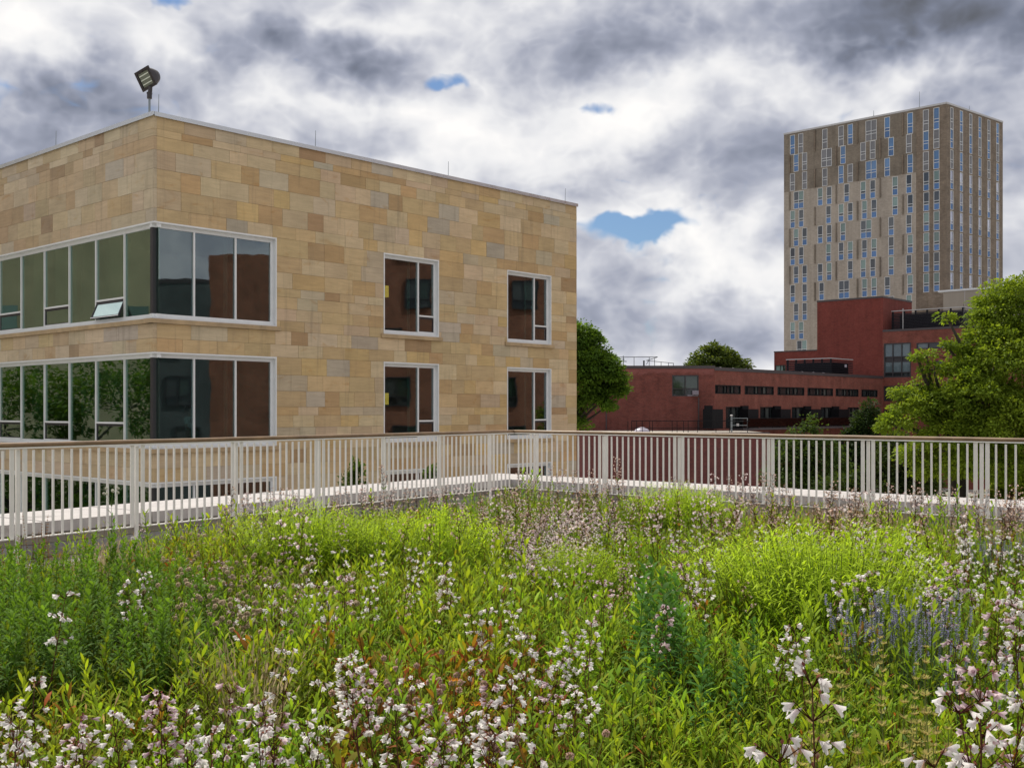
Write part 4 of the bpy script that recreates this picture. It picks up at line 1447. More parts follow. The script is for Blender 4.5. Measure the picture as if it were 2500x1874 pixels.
for k, (px, rows_) in enumerate(((1989.8, (0, 2, 4, 6, 8)), (2093.9, (0, 2, 4, 6, 8)), (2204.7, (0, 2, 4, 6, 8)), (1928.5, (1, 3, 5, 7)), (2041.9, (1, 3, 5, 7)), (2149.3, (1, 3, 5, 7)))):  # dark strips modelled in place of the shadow lines where wall panels step
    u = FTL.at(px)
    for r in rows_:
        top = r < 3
        FTL.part("step_shadow_strip", box_mesh("step_shadow_strip", M['tower_rough'] if top else M['tower_top'], (-0.10, 0.10, 0.001, 0.20, 0, row_h[r] + 0.15)), u, 0, row_top[r] - row_h[r] - 0.05)
for r in range(1, 12):                                        # slab edges between the storeys
    FTL.part("slab_edge", box_mesh("slab_edge", M['tower_top'] if r < 3 else M['tower_pale'], (-TLEN, uR - 0.02, 0.001, 0.018, 0, 0.10)), 0, 0, row_top[r] + 0.06)
FTL.part("roof_edge", box_mesh("roof_edge", M['capgrey'], (-TLEN - 0.03, 0.03, -0.5, 0.08, 0, 0.30)), 0, 0, TTOP + 0.003)
FTR.part("roof_edge", box_mesh("roof_edge", M['capgrey'], (-0.02, TRLEN, -0.5, 0.08, 0, 0.298)), 0, 0, TTOP + 0.004)
for f, px, top, lab in ((FTL, 2243.5, 2.55, "tall thin antenna on the tower roof near its corner"), (FTL, 2131.7, 0.95, "short thin antenna on the tower roof over the left windows"),
                        (FTR, 2369.5, 0.75, "stub antenna on the tower roof over its narrow side")):
    an = MB()
    an.tube([(0, 0, 0), (0, 0, top)], [0.05, 0.03], 6)
    an.tube([(0, 0, 0), (0, 0, 0.1)], 0.10, 6)
    tag(link("roof_antenna", an.mesh("roof_antenna", M['greypole']), None, f.pt(f.at(px), -0.2, TTOP + 0.30)), lab, "antenna")

# --- neighbours outside the frame that the windows mirror
nb_ = thing("brick_neighbour_building", "red brick building across the court, mirrored in the windows of the sandstone building", "building", (42.0, 12.0, GZ), kind='thing')
FNb = Face(42.0, 60.0, -PI / 2, nb_)
nbm = MB()
nbm.box(0, 30, 0.0, 9.0, GZ, 19.0)
nbm.box(30.001, 36.4, 0.0, 9.0, GZ, 13.2)
nbm.box(36.401, 50, 0.0, 9.0, GZ, 11.0, 1)
FNb.part("wall", nbm.mesh("wall", [M['brick_orange'], M['slate']]))
FNb.part("roof_edge", box_mesh("roof_edge", M['capbrown'], (-0.05, 30.0, -0.4, 0.05, 0, 0.3)), 0, 0, 19.003)
FNb.part("roof_edge", box_mesh("roof_edge", M['capbrown'], (36.41, 50.0, -0.4, 0.05, 0, 0.3)), 0, 0, 11.003)
for zz in (-1.8, 1.9, 5.6, 9.3, 13.0):
    for k in range(6):
        if zz < 9 or k < 3:
            far_window(FNb, 3.4 + k * 8.1 + (zz % 3), 5.4 + k * 8.1 + (zz % 3), zz, zz + 2.2, (0.5,), (0.3,), M['darkframe'], [M['curtainpane'], M['glassgreen'], M['darkglass']], n=0.16)
ln_ = thing("stone_neighbour_building", "tan stone building on the other side, mirrored in the long ribbon windows", "building", (-46.0, 20.0, GZ), kind='thing')
FNl = Face(-46.0, 22.0, PI / 2, ln_)
FNl.part("wall", box_mesh("wall", M['tanstone'], (0, 55, -9.0, 0.0, GZ, 16.5)))
for k in range(7):
    FNl.part("window", box_mesh("window", M['tealblind'], (0, 2.2, 0.001, 0.05, 0, 2.6)), 3.0 + 7.6 * k, 0, 5.2)

# ---------------------------------------------------------------- leaves and stems as triangle templates (numpy)
class Tri:
    """triangle soup with a colour per corner point"""
    def __init__(self):
        self.v, self.t, self.c = [], [], []

    def leaf(self, base, d, up, length, width, droop, col, tipcol=None, pairs=2, twist=0.0, belly=0.55):
        base = np.asarray(base, float)
        d = np.asarray(d, float)
        d = d / np.linalg.norm(d)
        side = np.cross(d, up)
        ln = np.linalg.norm(side)
        side = side / ln if ln > 1e-6 else np.array([1.0, 0, 0])
        if twist:
            nn = np.cross(side, d)
            side = side * math.cos(twist) + nn * math.sin(twist)
        i0 = len(self.v)
        tipcol = tipcol if tipcol is not None else col

        def at(t):
            return base + d * (length * t) + np.array([0, 0, -droop * length * t * t])
        self.v.append(at(0.0))
        self.c.append(col)
        for k in range(1, pairs + 1):
            t = k / (pairs + 1)
            w = width * 0.5 * math.sin(PI * min(1.0, t ** 0.85 * (1.0 if pairs > 1 else belly / 0.55)) )
            p = at(t)
            lift = np.array([0, 0, width * 0.12])
            cc = tuple(np.asarray(col) * (1 - t) + np.asarray(tipcol) * t)
            self.v += [p - side * w + lift, p + side * w + lift]
            self.c += [cc, cc]
        self.v.append(at(1.0))
        self.c.append(tipcol)
        self.t.append((i0, i0 + 2, i0 + 1))
        for k in range(pairs - 1):
            a = i0 + 1 + 2 * k
            self.t += [(a, a + 1, a + 3), (a, a + 3, a + 2)]
        a = i0 + 1 + 2 * (pairs - 1)
        self.t.append((a, a + 1, i0 + 2 * pairs + 1))

    def tube(self, pts, radii, col, seg=3):
        i0 = len(self.v)
        pts = [np.asarray(p, float) for p in pts]
        for i, p in enumerate(pts):
            d = pts[min(i + 1, len(pts) - 1)] - pts[max(i - 1, 0)]
            d = d / (np.linalg.norm(d) + 1e-9)
            a = np.cross(d, (0, 0, 1.0) if abs(d[2]) < 0.9 else (1.0, 0, 0))
            a = a / np.linalg.norm(a)
            b_ = np.cross(d, a)
            r = radii[i] if isinstance(radii, (list, tuple)) else radii
            for k in range(seg):
                t = 2 * PI * k / seg
                self.v.append(p + a * r * math.cos(t) + b_ * r * math.sin(t))
                self.c.append(col)
        for i in range(len(pts) - 1):
            for k in range(seg):
                k2 = (k + 1) % seg
                q = i0 + i * seg
                self.t += [(q + k, q + k2, q + seg + k2), (q + k, q + seg + k2, q + seg + k)]

    def bell(self, base, d, length, width, col, basecol, lobes=True, rng=random):
        """tubular flower that flares into five lobes"""
        base = np.asarray(base, float)
        d = np.asarray(d, float)
        d = d / np.linalg.norm(d)
        a = np.cross(d, (0, 0, 1.0) if abs(d[2]) < 0.9 else (1.0, 0, 0))
        a = a / np.linalg.norm(a)
        b_ = np.cross(d, a)
        i0 = len(self.v)
        self.v.append(base)
        self.c.append(basecol)
        for (t, r, cc) in ((0.45, 0.20, tuple(np.asarray(basecol) * 0.35 + np.asarray(col) * 0.65)), (0.80, 0.36, col)):
            for k in range(5):
                an = 2 * PI * k / 5
                self.v.append(base + d * length * t + (a * math.cos(an) + b_ * math.sin(an)) * width * r)
                self.c.append(cc)
        for k in range(5):
            f = rng.uniform(0.85, 1.15)
            fw = 1.0 + rng.uniform(-0.07, 0.05)
            for o_, r_ in ((0.34, 0.50), (0.66, 0.50)):
                an = 2 * PI * (k + o_) / 5
                self.v.append(base + d * length * fw + (a * math.cos(an) + b_ * math.sin(an)) * width * r_ * f)
                self.c.append(col)
        for k in range(5):
            k2 = (k + 1) % 5
            p, q, u, w = i0 + 6 + k, i0 + 6 + k2, i0 + 11 + 2 * k, i0 + 12 + 2 * k
            self.t.append((i0, i0 + 1 + k, i0 + 1 + k2))
            self.t += [(i0 + 1 + k, p, q), (i0 + 1 + k, q, i0 + 1 + k2)]
            self.t += [(p, u, w), (p, w, q)]

    def ball(self, c, r, col, col2, rng=random):
        """round seed head bristling with little cups"""
        i0 = len(self.v)
        c = np.asarray(c, float)
        n = 26
        for k in range(n):
            zz = 1 - 2 * (k + 0.5) / n
            rr = math.sqrt(max(0, 1 - zz * zz))
            an = k * 2.39996
            d = np.array([rr * math.cos(an), rr * math.sin(an), zz])
            s = np.cross(d, (0.3, 0.5, 0.8))
            s = s / (np.linalg.norm(s) + 1e-9)
            t2 = np.cross(d, s)
            b0 = len(self.v)
            q = rng.uniform(0.85, 1.12)
            self.v += [c + d * r * 0.25, c + d * r * q + s * r * 0.30, c + d * r * q - s * r * 0.15 + t2 * r * 0.28, c + d * r * q - s * r * 0.15 - t2 * r * 0.28]
            self.c += [col2, col, col, col]
            self.t += [(b0, b0 + 1, b0 + 2), (b0, b0 + 2, b0 + 3), (b0, b0 + 3, b0 + 1)]

    def arrays(self):
        return np.asarray(self.v, dtype=np.float32).reshape(-1, 3), np.asarray(self.t, dtype=np.int32).reshape(-1, 3), np.asarray(self.c, dtype=np.float32).reshape(-1, 3)


def tri_mesh(name, V, T, C, mat, smooth=False):
    me = bpy.data.meshes.new(name)
    nv, nt = len(V), len(T)
    me.vertices.add(nv)
    me.vertices.foreach_set('co', np.ascontiguousarray(V, dtype=np.float32).ravel())
    me.loops.add(nt * 3)
    me.loops.foreach_set('vertex_index', np.ascontiguousarray(T, dtype=np.int32).ravel())
    me.polygons.add(nt)
    me.polygons.foreach_set('loop_start', np.arange(0, nt * 3, 3, dtype=np.int32))
    me.polygons.foreach_set('loop_total', np.full(nt, 3, dtype=np.int32))
    ca = me.color_attributes.new("Col", 'FLOAT_COLOR', 'POINT')
    ca.data.foreach_set('color', np.concatenate([C, np.ones((nv, 1), np.float32)], axis=1).astype(np.float32).ravel())
    me.materials.append(mat)
    if smooth:
        me.polygons.foreach_set('use_smooth', np.ones(nt, dtype=bool))
    me.update(calc_edges=True)
    me.validate()
    return me


def scatter(templates, pos, yaw, scale, tint, which, lean=None):
    """one big soup out of many turned and scaled copies of templates; tint multiplies the colour"""
    Vs, Ts, Cs, base = [], [], [], 0
    for k, (v, t, c) in enumerate(templates):
        idx = np.nonzero(which == k)[0]
        if not len(idx):
            continue
        ca, sa = np.cos(yaw[idx])[:, None], np.sin(yaw[idx])[:, None]
        s = scale[idx][:, None]
        x = (v[None, :, 0] * ca - v[None, :, 1] * sa) * s
        y = (v[None, :, 0] * sa + v[None, :, 1] * ca) * s
        z = v[None, :, 2] * s
        if lean is not None:
            x = x + lean[idx, 0][:, None] * z
            y = y + lean[idx, 1][:, None] * z
        P = np.stack([x + pos[idx, 0][:, None], y + pos[idx, 1][:, None], z + pos[idx, 2][:, None]], axis=2)
        n, m = len(idx), len(v)
        Vs.append(P.reshape(-1, 3))
        Ts.append((t[None] + (base + np.arange(n, dtype=np.int32) * m)[:, None, None]).reshape(-1, 3))
        Cs.append((c[None] * tint[idx][:, None, :]).reshape(-1, 3))
        base += n * m
    return np.concatenate(Vs).astype(np.float32), np.concatenate(Ts).astype(np.int32), np.concatenate(Cs).astype(np.float32)


# ---------------------------------------------------------------- trees
def crown_soup(lobes, n_clumps, leaves_per, leaf, col_a, col_b, rng, flat=0.55, clump_r=0.55, hang=0.3):
    """lobes: (centre, radii); leaf clumps sit through the outer half of every lobe, leaves fan outwards and hang a little"""
    cs, cl = [], []
    vol = np.array([max(0.2, r[0] * r[1] + r[0] * r[2]) for _, r in lobes])
    per = np.maximum(3, (n_clumps * vol / vol.sum()).astype(int))
    for (c, r), n in zip(lobes, per):
        d = rng.normal(size=(n, 3))
        d /= np.linalg.norm(d, axis=1)[:, None]
        d[:, 2] = np.where(d[:, 2] < -0.35, -d[:, 2] * 0.6, d[:, 2])
        rad = rng.uniform(0.50, 1.05, n) ** 0.6
        cs.append(np.asarray(c) + d * np.asarray(r) * rad[:, None])
        cl.append(d)
    cs, cl = np.concatenate(cs), np.concatenate(cl)
    N = len(cs)
    cr = clump_r * rng.uniform(0.6, 1.35, N)
    k = leaves_per
    off = rng.normal(size=(N, k, 3))
    off /= np.linalg.norm(off, axis=2)[:, :, None]
    off *= (rng.uniform(0.15, 1.0, (N, k)) ** 0.55)[:, :, None]
    off[:, :, 2] *= flat
    P = (cs[:, None] + off * cr[:, None, None]).reshape(-1, 3)
    d = off + cl[:, None] * 0.7 + rng.normal(size=(N, k, 3)) * 0.45
    d[:, :, 2] -= hang
    d = d.reshape(-1, 3)
    d /= np.linalg.norm(d, axis=1)[:, None]
    up = rng.normal(size=d.shape) * 0.55 + np.array([0, 0, 1.0])
    side = np.cross(d, up)
    side /= np.linalg.norm(side, axis=1)[:, None] + 1e-6
    nrm = np.cross(side, d)
    L = leaf * rng.uniform(0.65, 1.3, len(d))
    Wd = L * 0.30
    p0, p3 = P, P + d * L[:, None] - np.array([0, 0, 1.0]) * (L * 0.12)[:, None]
    m = P + d * (L * 0.45)[:, None] + nrm * (L * 0.08)[:, None]
    p1, p2 = m - side * Wd[:, None], m + side * Wd[:, None]
    V = np.stack([p0, p1, p2, p3], axis=1).reshape(-1, 3)
    n = len(P)
    b = np.arange(n, dtype=np.int32)[:, None] * 4
    T = np.concatenate([b + np.array([0, 2, 1]), b + np.array([1, 2, 3])], axis=1).reshape(-1, 3)
    f = np.repeat(rng.uniform(0, 1, N), k) * 0.7 + rng.uniform(0, 0.3, n)
    C = np.asarray(col_a)[None] * (1 - f)[:, None] + np.asarray(col_b)[None] * f[:, None]
    C = np.repeat(C, 4, axis=0)
    return V, T, C, cs


def limb(bb, a, c, r0, r1, rng, sag=0.1, n=5):
    a, c = np.asarray(a, float), np.asarray(c, float)
    L = np.linalg.norm(c - a)
    pts, rad = [], []
    w = rng.normal(size=3) * L * 0.06
    for i in range(n + 1):
        t = i / n
        p = a + (c - a) * t + w * math.sin(PI * t) + np.array([0, 0, sag * L * math.sin(PI * t)])
        pts.append(tuple(p))
        rad.append(r0 + (r1 - r0) * t)
    bb.tube(pts, rad, 6)


def tree(name, label, cat, base, lobes, n_clumps, leaves_per, leaf, ca, cb_, seed, trunk_r, fork_z, clump_r=0.55, group=None, bare=(), hang=0.3, flat=0.55, twigs=60):
    rng = np.random.default_rng(seed)
    root = thing(name, label, cat, base, 0, group)
    o = np.array(base)
    lob = [(np.asarray(c) - o, r) for c, r in lobes]
    V, T, C, cs = crown_soup(lob, n_clumps, leaves_per, leaf, ca, cb_, rng, flat, clump_r, hang)
    link("crown", tri_mesh("crown", V, T, C, M['treeleaf']), root)
    bb = MB()
    fz = fork_z - base[2]
    mean = np.mean([c for c, _ in lob], axis=0)
    fork = np.array([mean[0] * 0.12, mean[1] * 0.12, fz])
    bb.tube([(0, 0, 0), (fork[0] * 0.3, fork[1] * 0.3, fz * 0.5), tuple(fork)], [trunk_r * 1.25, trunk_r, trunk_r * 0.8], 9)
    tk = link("trunk", bb.mesh("trunk", M['bark'], True), root)
    for c, r in lob:
        lb = MB()
        limb(lb, fork + np.array([0, 0, -0.3]), c, trunk_r * 0.42, trunk_r * 0.12, rng)
        near = cs[np.linalg.norm((cs - c) / np.asarray(r), axis=1) < 1.2]
        for q in near[rng.permutation(len(near))[:max(4, twigs // len(lob))]]:
            limb(lb, c + (np.asarray(q) - c) * 0.05, q, trunk_r * 0.10, trunk_r * 0.025, rng, 0.05, 3)
        link("limb", lb.mesh("limb", M['bark'], True), root).parent = tk
    for a, c, r in bare:
        lb = MB()
        limb(lb, np.asarray(a) - o, np.asarray(c) - o, r, r * 0.25, rng, 0.02, 5)
        link("bare_branch", lb.mesh("bare_branch", M['bark'], True), root).parent = tk
    return root


def W3(px, py, Y):
    return np.array([(px - CX) / FPX * Y, Y, ZC + (HY - py) / FPX * Y])


def lobes_from(lst, Y):
    """surveyed lobes (bearing, height, half width in px, depth shift in m)"""
    out = []
    for px, py, rp, dy in lst:
        r = rp / FPX * (Y + dy)
        out.append((W3(px, py, Y + dy), (r, r * 0.95, r * 0.85)))
    return out


Y3 = 50.0
tree("broad_tree", "big bright green tree spreading over the far end of the right railing run", "tree", (20.5, Y3 + 1.0, GZ),
     lobes_from([(2470, 760, 95, 0.5), (2520, 715, 55, 1.5), (2425, 835, 72, 0), (2480, 900, 120, -1.0), (2352, 912, 46, -0.6), (2400, 980, 100, -1.5), (2300, 985, 72, 0),
                 (2235, 1010, 60, -0.5), (2190, 1045, 44, -0.8), (2330, 1070, 85, -1.0), (2480, 1060, 130, -2.0), (2420, 1140, 110, -1.5), (2300, 1140, 75, 0.5), (2240, 1110, 45, 0.8),
                 (2280, 905, 24, -0.8), (2318, 852, 20, -0.4), (2350, 860, 26, -0.2), (2262, 870, 10, -0.7), (2240, 872, 9, -0.6), (2312, 776, 13, -0.4), (2205, 965, 26, 0), (2240, 940, 20, 0),
                 (2395, 775, 26, 0.4), (2560, 850, 150, 0.5), (2560, 1050, 150, 0), (2530, 1200, 110, -1), (2460, 1250, 90, 0)], Y3),
     2500, 50, 0.155, (0.110, 0.178, 0.020), (0.225, 0.305, 0.036), 5, 0.42, 0.2, clump_r=0.42,
     bare=((W3(2330, 880, 50), W3(2250, 868, 49.6), 0.03), (W3(2360, 800, 50), W3(2310, 770, 49.6), 0.03), (W3(2420, 1000, 50), W3(2225, 1010, 48.9), 0.075), (W3(2420, 1030, 50), W3(2280, 1040, 48.6), 0.07),
           (W3(2330, 880, 50), W3(2262, 905, 49.5), 0.018), (W3(2390, 800, 50), W3(2352, 742, 49.5), 0.022), (W3(2460, 1120, 50), W3(2300, 1100, 48.6), 0.08)), twigs=120)
tree("leafy_tree", "mid green tree standing against the far end of the sandstone building", "tree", (4.2, 80.0, GZ),
     lobes_from([(1410, 850, 60, 0), (1430, 900, 75, -0.5), (1395, 930, 80, 0), (1470, 920, 55, -0.6), (1490, 960, 38, 0), (1450, 985, 45, -0.4), (1412, 820, 40, 0), (1440, 835, 28, 0.3), (1400, 1035, 30, 0),
                 (1350, 900, 90, 0.8), (1480, 885, 24, 0), (1508, 955, 20, 0.2), (1475, 995, 20, 0)], 80.0),
     1000, 46, 0.24, (0.070, 0.145, 0.022), (0.140, 0.235, 0.036), 8, 0.34, 0.5, clump_r=0.55)
tree("round_tree", "round dark green tree top rising behind the flat roof of the blank brick block", "tree", (0.184 * 152, 152.0, GZ),
     lobes_from([(1747, 890, 55, 0), (1715, 905, 42, 0), (1785, 905, 46, 0), (1750, 930, 70, 0), (1740, 870, 34, 0), (1775, 880, 30, 0), (1802, 925, 30, 0), (1700, 930, 36, 0)], 152.0),
     420, 40, 0.42, (0.060, 0.095, 0.022), (0.115, 0.155, 0.036), 12, 0.4, 4.0, clump_r=0.8)
tree("light_tree", "light green young tree in front of the brick wing, seen through the right railing run", "tree", (20.0, 78.0, GZ),
     lobes_from([(1945, 1125, 60, 0), (1990, 1095, 50, 0.5), (1925, 1170, 60, 0), (1970, 1050, 15, 0), (1940, 1058, 11, 0), (1998, 1048, 10, 0.2), (1978, 1026, 7, 0), (2010, 1150, 60, -0.5), (1960, 1200, 70, -1), (1915, 1085, 16, 0)], 78.0),
     520, 34, 0.22, (0.045, 0.085, 0.022), (0.085, 0.135, 0.035), 15, 0.18, -2.5, clump_r=0.6)
tree("dark_tree", "dark narrow tree between the light young tree and the big bright tree", "tree", (25.6, 82.0, GZ),
     lobes_from([(2118, 1010, 22, 0), (2112, 1035, 30, 0), (2100, 1070, 42, 0), (2090, 1120, 56, 0), (2080, 1180, 66, 0), (2130, 1110, 46, 0.5), (2125, 988, 11, 0), (2060, 1160, 40, 0)], 82.0),
     520, 36, 0.22, (0.020, 0.040, 0.016), (0.040, 0.068, 0.024), 18, 0.2, -3.0, clump_r=0.5, hang=0.0)
tree("low_tree", "dense dark green tree low behind the right coping", "tree", (22.0, 66.0, GZ),
     lobes_from([(2190, 1130, 60, 0), (2150, 1190, 70, 0), (2060, 1210, 60, 0.6), (2230, 1190, 70, 0), (2185, 1080, 30, 0.3)], 66.0),
     420, 36, 0.20, (0.030, 0.055, 0.016), (0.065, 0.100, 0.025), 21, 0.2, -4.0, clump_r=0.55)
tree("mirrored_tree", "green tree standing outside the frame, mirrored in the lower ribbon windows", "tree", (-33.0, 43.0, GZ),
     [(np.array([-33.0, 38.0, 1.6]), (3.0, 3.6, 3.6)), (np.array([-33.5, 44.0, 0.6]), (3.0, 3.6, 3.4)), (np.array([-33.0, 50.0, 0.2]), (3.0, 3.6, 3.6)), (np.array([-33.0, 33.0, 0.5]), (3.0, 3.6, 3.0)),
      (np.array([-33.0, 56.0, 0.4]), (3.0, 3.6, 3.6)), (np.array([-33.0, 45.0, -3.5]), (3.0, 14.0, 2.6))],
     900, 44, 0.24, (0.05, 0.095, 0.02), (0.10, 0.16, 0.03), 24, 0.3, -3.0, clump_r=0.8)
for k, (px, Y, top) in enumerate(((868, 21.6, 1143), (1055, 22.6, 1150))):
    c = W3(px, top, Y)
    hh = c[2]
    tree("young_conifer", ("slim young green conifer tip just outside the left coping", "slim dark conifer tip outside the coping before a low stone building window")[k], "tree", (c[0], Y, GZ),
         [(np.array([c[0], Y, hh - 0.12]), (0.08, 0.08, 0.16)), (np.array([c[0] - 0.1, Y, hh - 0.45]), (0.15, 0.15, 0.3)), (np.array([c[0] + 0.13, Y, hh - 0.5]), (0.13, 0.13, 0.26)), (np.array([c[0], Y, hh - 1.1]), (0.4, 0.4, 0.6))],
         70, 30, 0.075, (0.050, 0.095, 0.020), (0.085, 0.130, 0.030), 30 + k, 0.06, hh - 1.4, clump_r=0.12, hang=-0.9, flat=1.3, twigs=8)

# ---------------------------------------------------------------- the meadow
def to_rails(x, y):
    """distances inside the two railing lines (positive towards us)"""
    p = Vector((x, y, 0)) - RC
    return -p.dot(NL), -p.dot(NR)


def in_bed(x, y, edge=0.85):
    a, c = to_rails(x, y)
    return a > edge and c > edge


rr_ = random.Random(41)
GREEN = (0.115, 0.215, 0.016)
YGREEN = (0.250, 0.360, 0.022)
DGREEN = (0.034, 0.090, 0.020)
RUST = (0.250, 0.065, 0.020)
MAROON = (0.085, 0.018, 0.016)
TAN = (0.350, 0.280, 0.170)
WHITE = (0.88, 0.86, 0.85)
PINKW = (0.78, 0.64, 0.68)
CALYX = (0.200, 0.070, 0.050)


def mixc(a, c, t):
    return tuple(x * (1 - t) + y * t for x, y in zip(a, c))


def ang_dir(an, el):
    return (math.cos(an) * math.cos(el), math.sin(an) * math.cos(el), math.sin(el))


# --- leafy undergrowth templates: a few upright stems, each set with lance leaves
def tuft(rng, n, h, w, cols, rustp, spread=0.075, pairs=2, leaf=0.105):
    t = Tri()
    for _ in range(n):
        an, r = rng.uniform(0, 2 * PI), spread * math.sqrt(rng.random())
        hh = h * rng.uniform(0.55, 1.1)
        bx, by = r * math.cos(an), r * math.sin(an)
        lx, ly = rng.uniform(-0.25, 0.25) * hh, rng.uniform(-0.25, 0.25) * hh
        base = mixc(cols[0], cols[1], rng.random())
        rusty = rng.random() < rustp
        stemc = mixc(MAROON, (0.16, 0.12, 0.03), rng.random()) if rng.random() < 0.45 else mixc(base, (0.10, 0.11, 0.02), 0.5)
        t.tube([(bx, by, 0), (bx + lx, by + ly, hh)], [0.0022, 0.0012], stemc)
        m = int(7 + 9 * rng.random())
        for i in range(m):
            q = 0.12 + 0.88 * (i + rng.random() * 0.5) / m
            c = tuple(x * rng.uniform(0.8, 1.2) for x in mixc(base, YGREEN, 0.45 * q * q))
            if rusty and rng.random() < 0.6:
                c = mixc(c, RUST, rng.uniform(0.4, 1.0))
            t.leaf((bx + lx * q, by + ly * q, hh * q), ang_dir(i * 2.4 + rng.uniform(-0.4, 0.4), rng.uniform(0.35, 0.9) + 0.4 * q * q), (0, 0, 1.0),
                   leaf * (1.15 - 0.5 * q) * rng.uniform(0.75, 1.2), w * rng.uniform(0.8, 1.25), 0.45 - 0.25 * q, c, None, pairs, rng.uniform(-0.4, 0.4))
    return t.arrays()


def leafy_stem(rng, h, n, leaf, w, col, lean=0.05, droop=0.35, el0=0.75, stemcol=None, topcol=None, taper=0.5):
    """upright stem set all round with lance leaves, smaller and more erect towards the tip: (stem soup, leaf soup)"""
    st, lf = Tri(), Tri()
    lx, ly = rng.uniform(-lean, lean), rng.uniform(-lean, lean)

    def at(t):
        return (lx * h * t * t, ly * h * t * t, h * t)
    st.tube([at(0), at(0.5), at(0.97)], [0.0035, 0.0028, 0.0015], stemcol or mixc(col, (0.12, 0.14, 0.03), 0.5))
    for i in range(n):
        t = 0.10 + 0.90 * (i + rng.random() * 0.6) / n
        an = i * 2.39996 + rng.uniform(-0.25, 0.25)
        el = el0 + 0.55 * t * t + rng.uniform(-0.2, 0.2)
        L = leaf * (1 - (1 - taper) * t) * rng.uniform(0.8, 1.15)
        c = mixc(col, topcol or col, t * t)
        f = rng.uniform(0.85, 1.15)
        c = tuple(x * f for x in c)
        lf.leaf(at(min(t, 0.99)), ang_dir(an, el), (0, 0, 1.0), L, w * rng.uniform(0.85, 1.15), droop * (1.1 - 0.6 * t), c, None, 2, rng.uniform(-0.3, 0.3))
    return st, lf


# --- foxglove beardtongue: dark red stem, paired leaves, tiers of white bells
def penstemon(rng, h, flower, fcol, bcol, tiers, per, leafcol, stemcol, faded=0.0):
    stem, leaves, heads = Tri(), [], []
    lx, ly = rng.uniform(-0.10, 0.10), rng.uniform(-0.10, 0.10)

    def at(t):
        return np.array((lx * h * t * t, ly * h * t * t, h * t))
    stem.tube([at(0), at(0.35), at(0.7), at(1.0)], [0.0032, 0.0030, 0.0024, 0.0014], stemcol)
    for k in range(6):                                          # basal rosette
        an = k * 2.4 + rng.random()
        lf = Tri()
        c = mixc(leafcol, RUST, rng.choice((0, 0, 0, 0.4, 0.9)))
        lf.leaf(at(0.02), ang_dir(an, rng.uniform(0.5, 1.1)), (0, 0, 1.0), rng.uniform(0.11, 0.17), rng.uniform(0.022, 0.034), 0.35, c, mixc(c, YGREEN, 0.3), 3, rng.uniform(-0.3, 0.3))
        leaves.append(lf)
    for k in range(4):                                          # pairs up the stem
        t = 0.16 + 0.14 * k + rng.uniform(-0.02, 0.02)
        an = k * PI / 2 + rng.random() * 0.5
        lf = Tri()
        for s in (0, PI):
            c = mixc(leafcol, rng.choice((RUST, MAROON)), rng.choice((0, 0, 0.15, 0.7)))
            lf.leaf(at(t), ang_dir(an + s, rng.uniform(0.55, 1.0)), (0, 0, 1.0), 0.105 * (1.1 - 0.55 * t) * rng.uniform(0.8, 1.2), 0.026 * (1.1 - 0.4 * t), 0.35, c, c, 3)
        leaves.append(lf)
    for k in range(tiers):
        t = 0.68 + 0.31 * k / max(1, tiers - 1)
        hd = Tri()
        an0 = k * PI / 2 + rng.random()
        m = max(2, per + rng.choice((-2, -1, 0, 0, 1)) - (1 if k == tiers - 1 else 0))
        for j in range(m):
            an = an0 + (j % 2) * PI + rng.uniform(-1.0, 1.0)
            sp = (0.026 + 0.026 * rng.random()) * (1.2 - 0.5 * (k / max(1, tiers)))
            el = rng.uniform(0.35, 1.0)
            d0 = np.array(ang_dir(an, el))
            p1 = at(t) + d0 * sp
            hd.tube([at(t), p1], [0.0012, 0.0010], stemcol)
            hd.leaf(p1 - d0 * 0.003, d0, (0, 0, 1.0), 0.011, 0.008, 0.0, CALYX, CALYX, 1)
            if rng.random() < faded:
                hd.leaf(p1, d0, (0, 0.3, 1.0), 0.014, 0.011, 0.2, mixc((0.50, 0.36, 0.24), CALYX, rng.random() * 0.6), None, 1)
                continue
            d = np.array(ang_dir(an + rng.uniform(-0.3, 0.3), rng.uniform(-0.85, 0.10)))
            f = rng.uniform(0.9, 1.05)
            if rng.random() < 0.10:                              # a wilted one
                hd.bell(p1, np.array(ang_dir(an, -1.1)), flower * 0.85, flower * 0.45, (0.60, 0.43, 0.27), (0.40, 0.22, 0.14), rng=rng)
                continue
            hd.bell(p1, d, flower * rng.uniform(0.85, 1.1), flower * rng.uniform(0.75, 0.95), tuple(x * f for x in fcol), bcol, rng=rng)
        heads.append(hd)
    return stem, leaves, heads


def join(*soups):
    V, T, C, b = [], [], [], 0
    for s in soups:
        v, t, c = s.arrays() if isinstance(s, Tri) else s
        if not len(v):
            continue
        V.append(v)
        T.append(t + b)
        C.append(c)
        b += len(v)
    return np.concatenate(V), np.concatenate(T), np.concatenate(C)


def mesh_of(name, soup, mat):
    v, t, c = soup.arrays() if isinstance(soup, Tri) else soup
    return tri_mesh(name, v, t, c, mat)


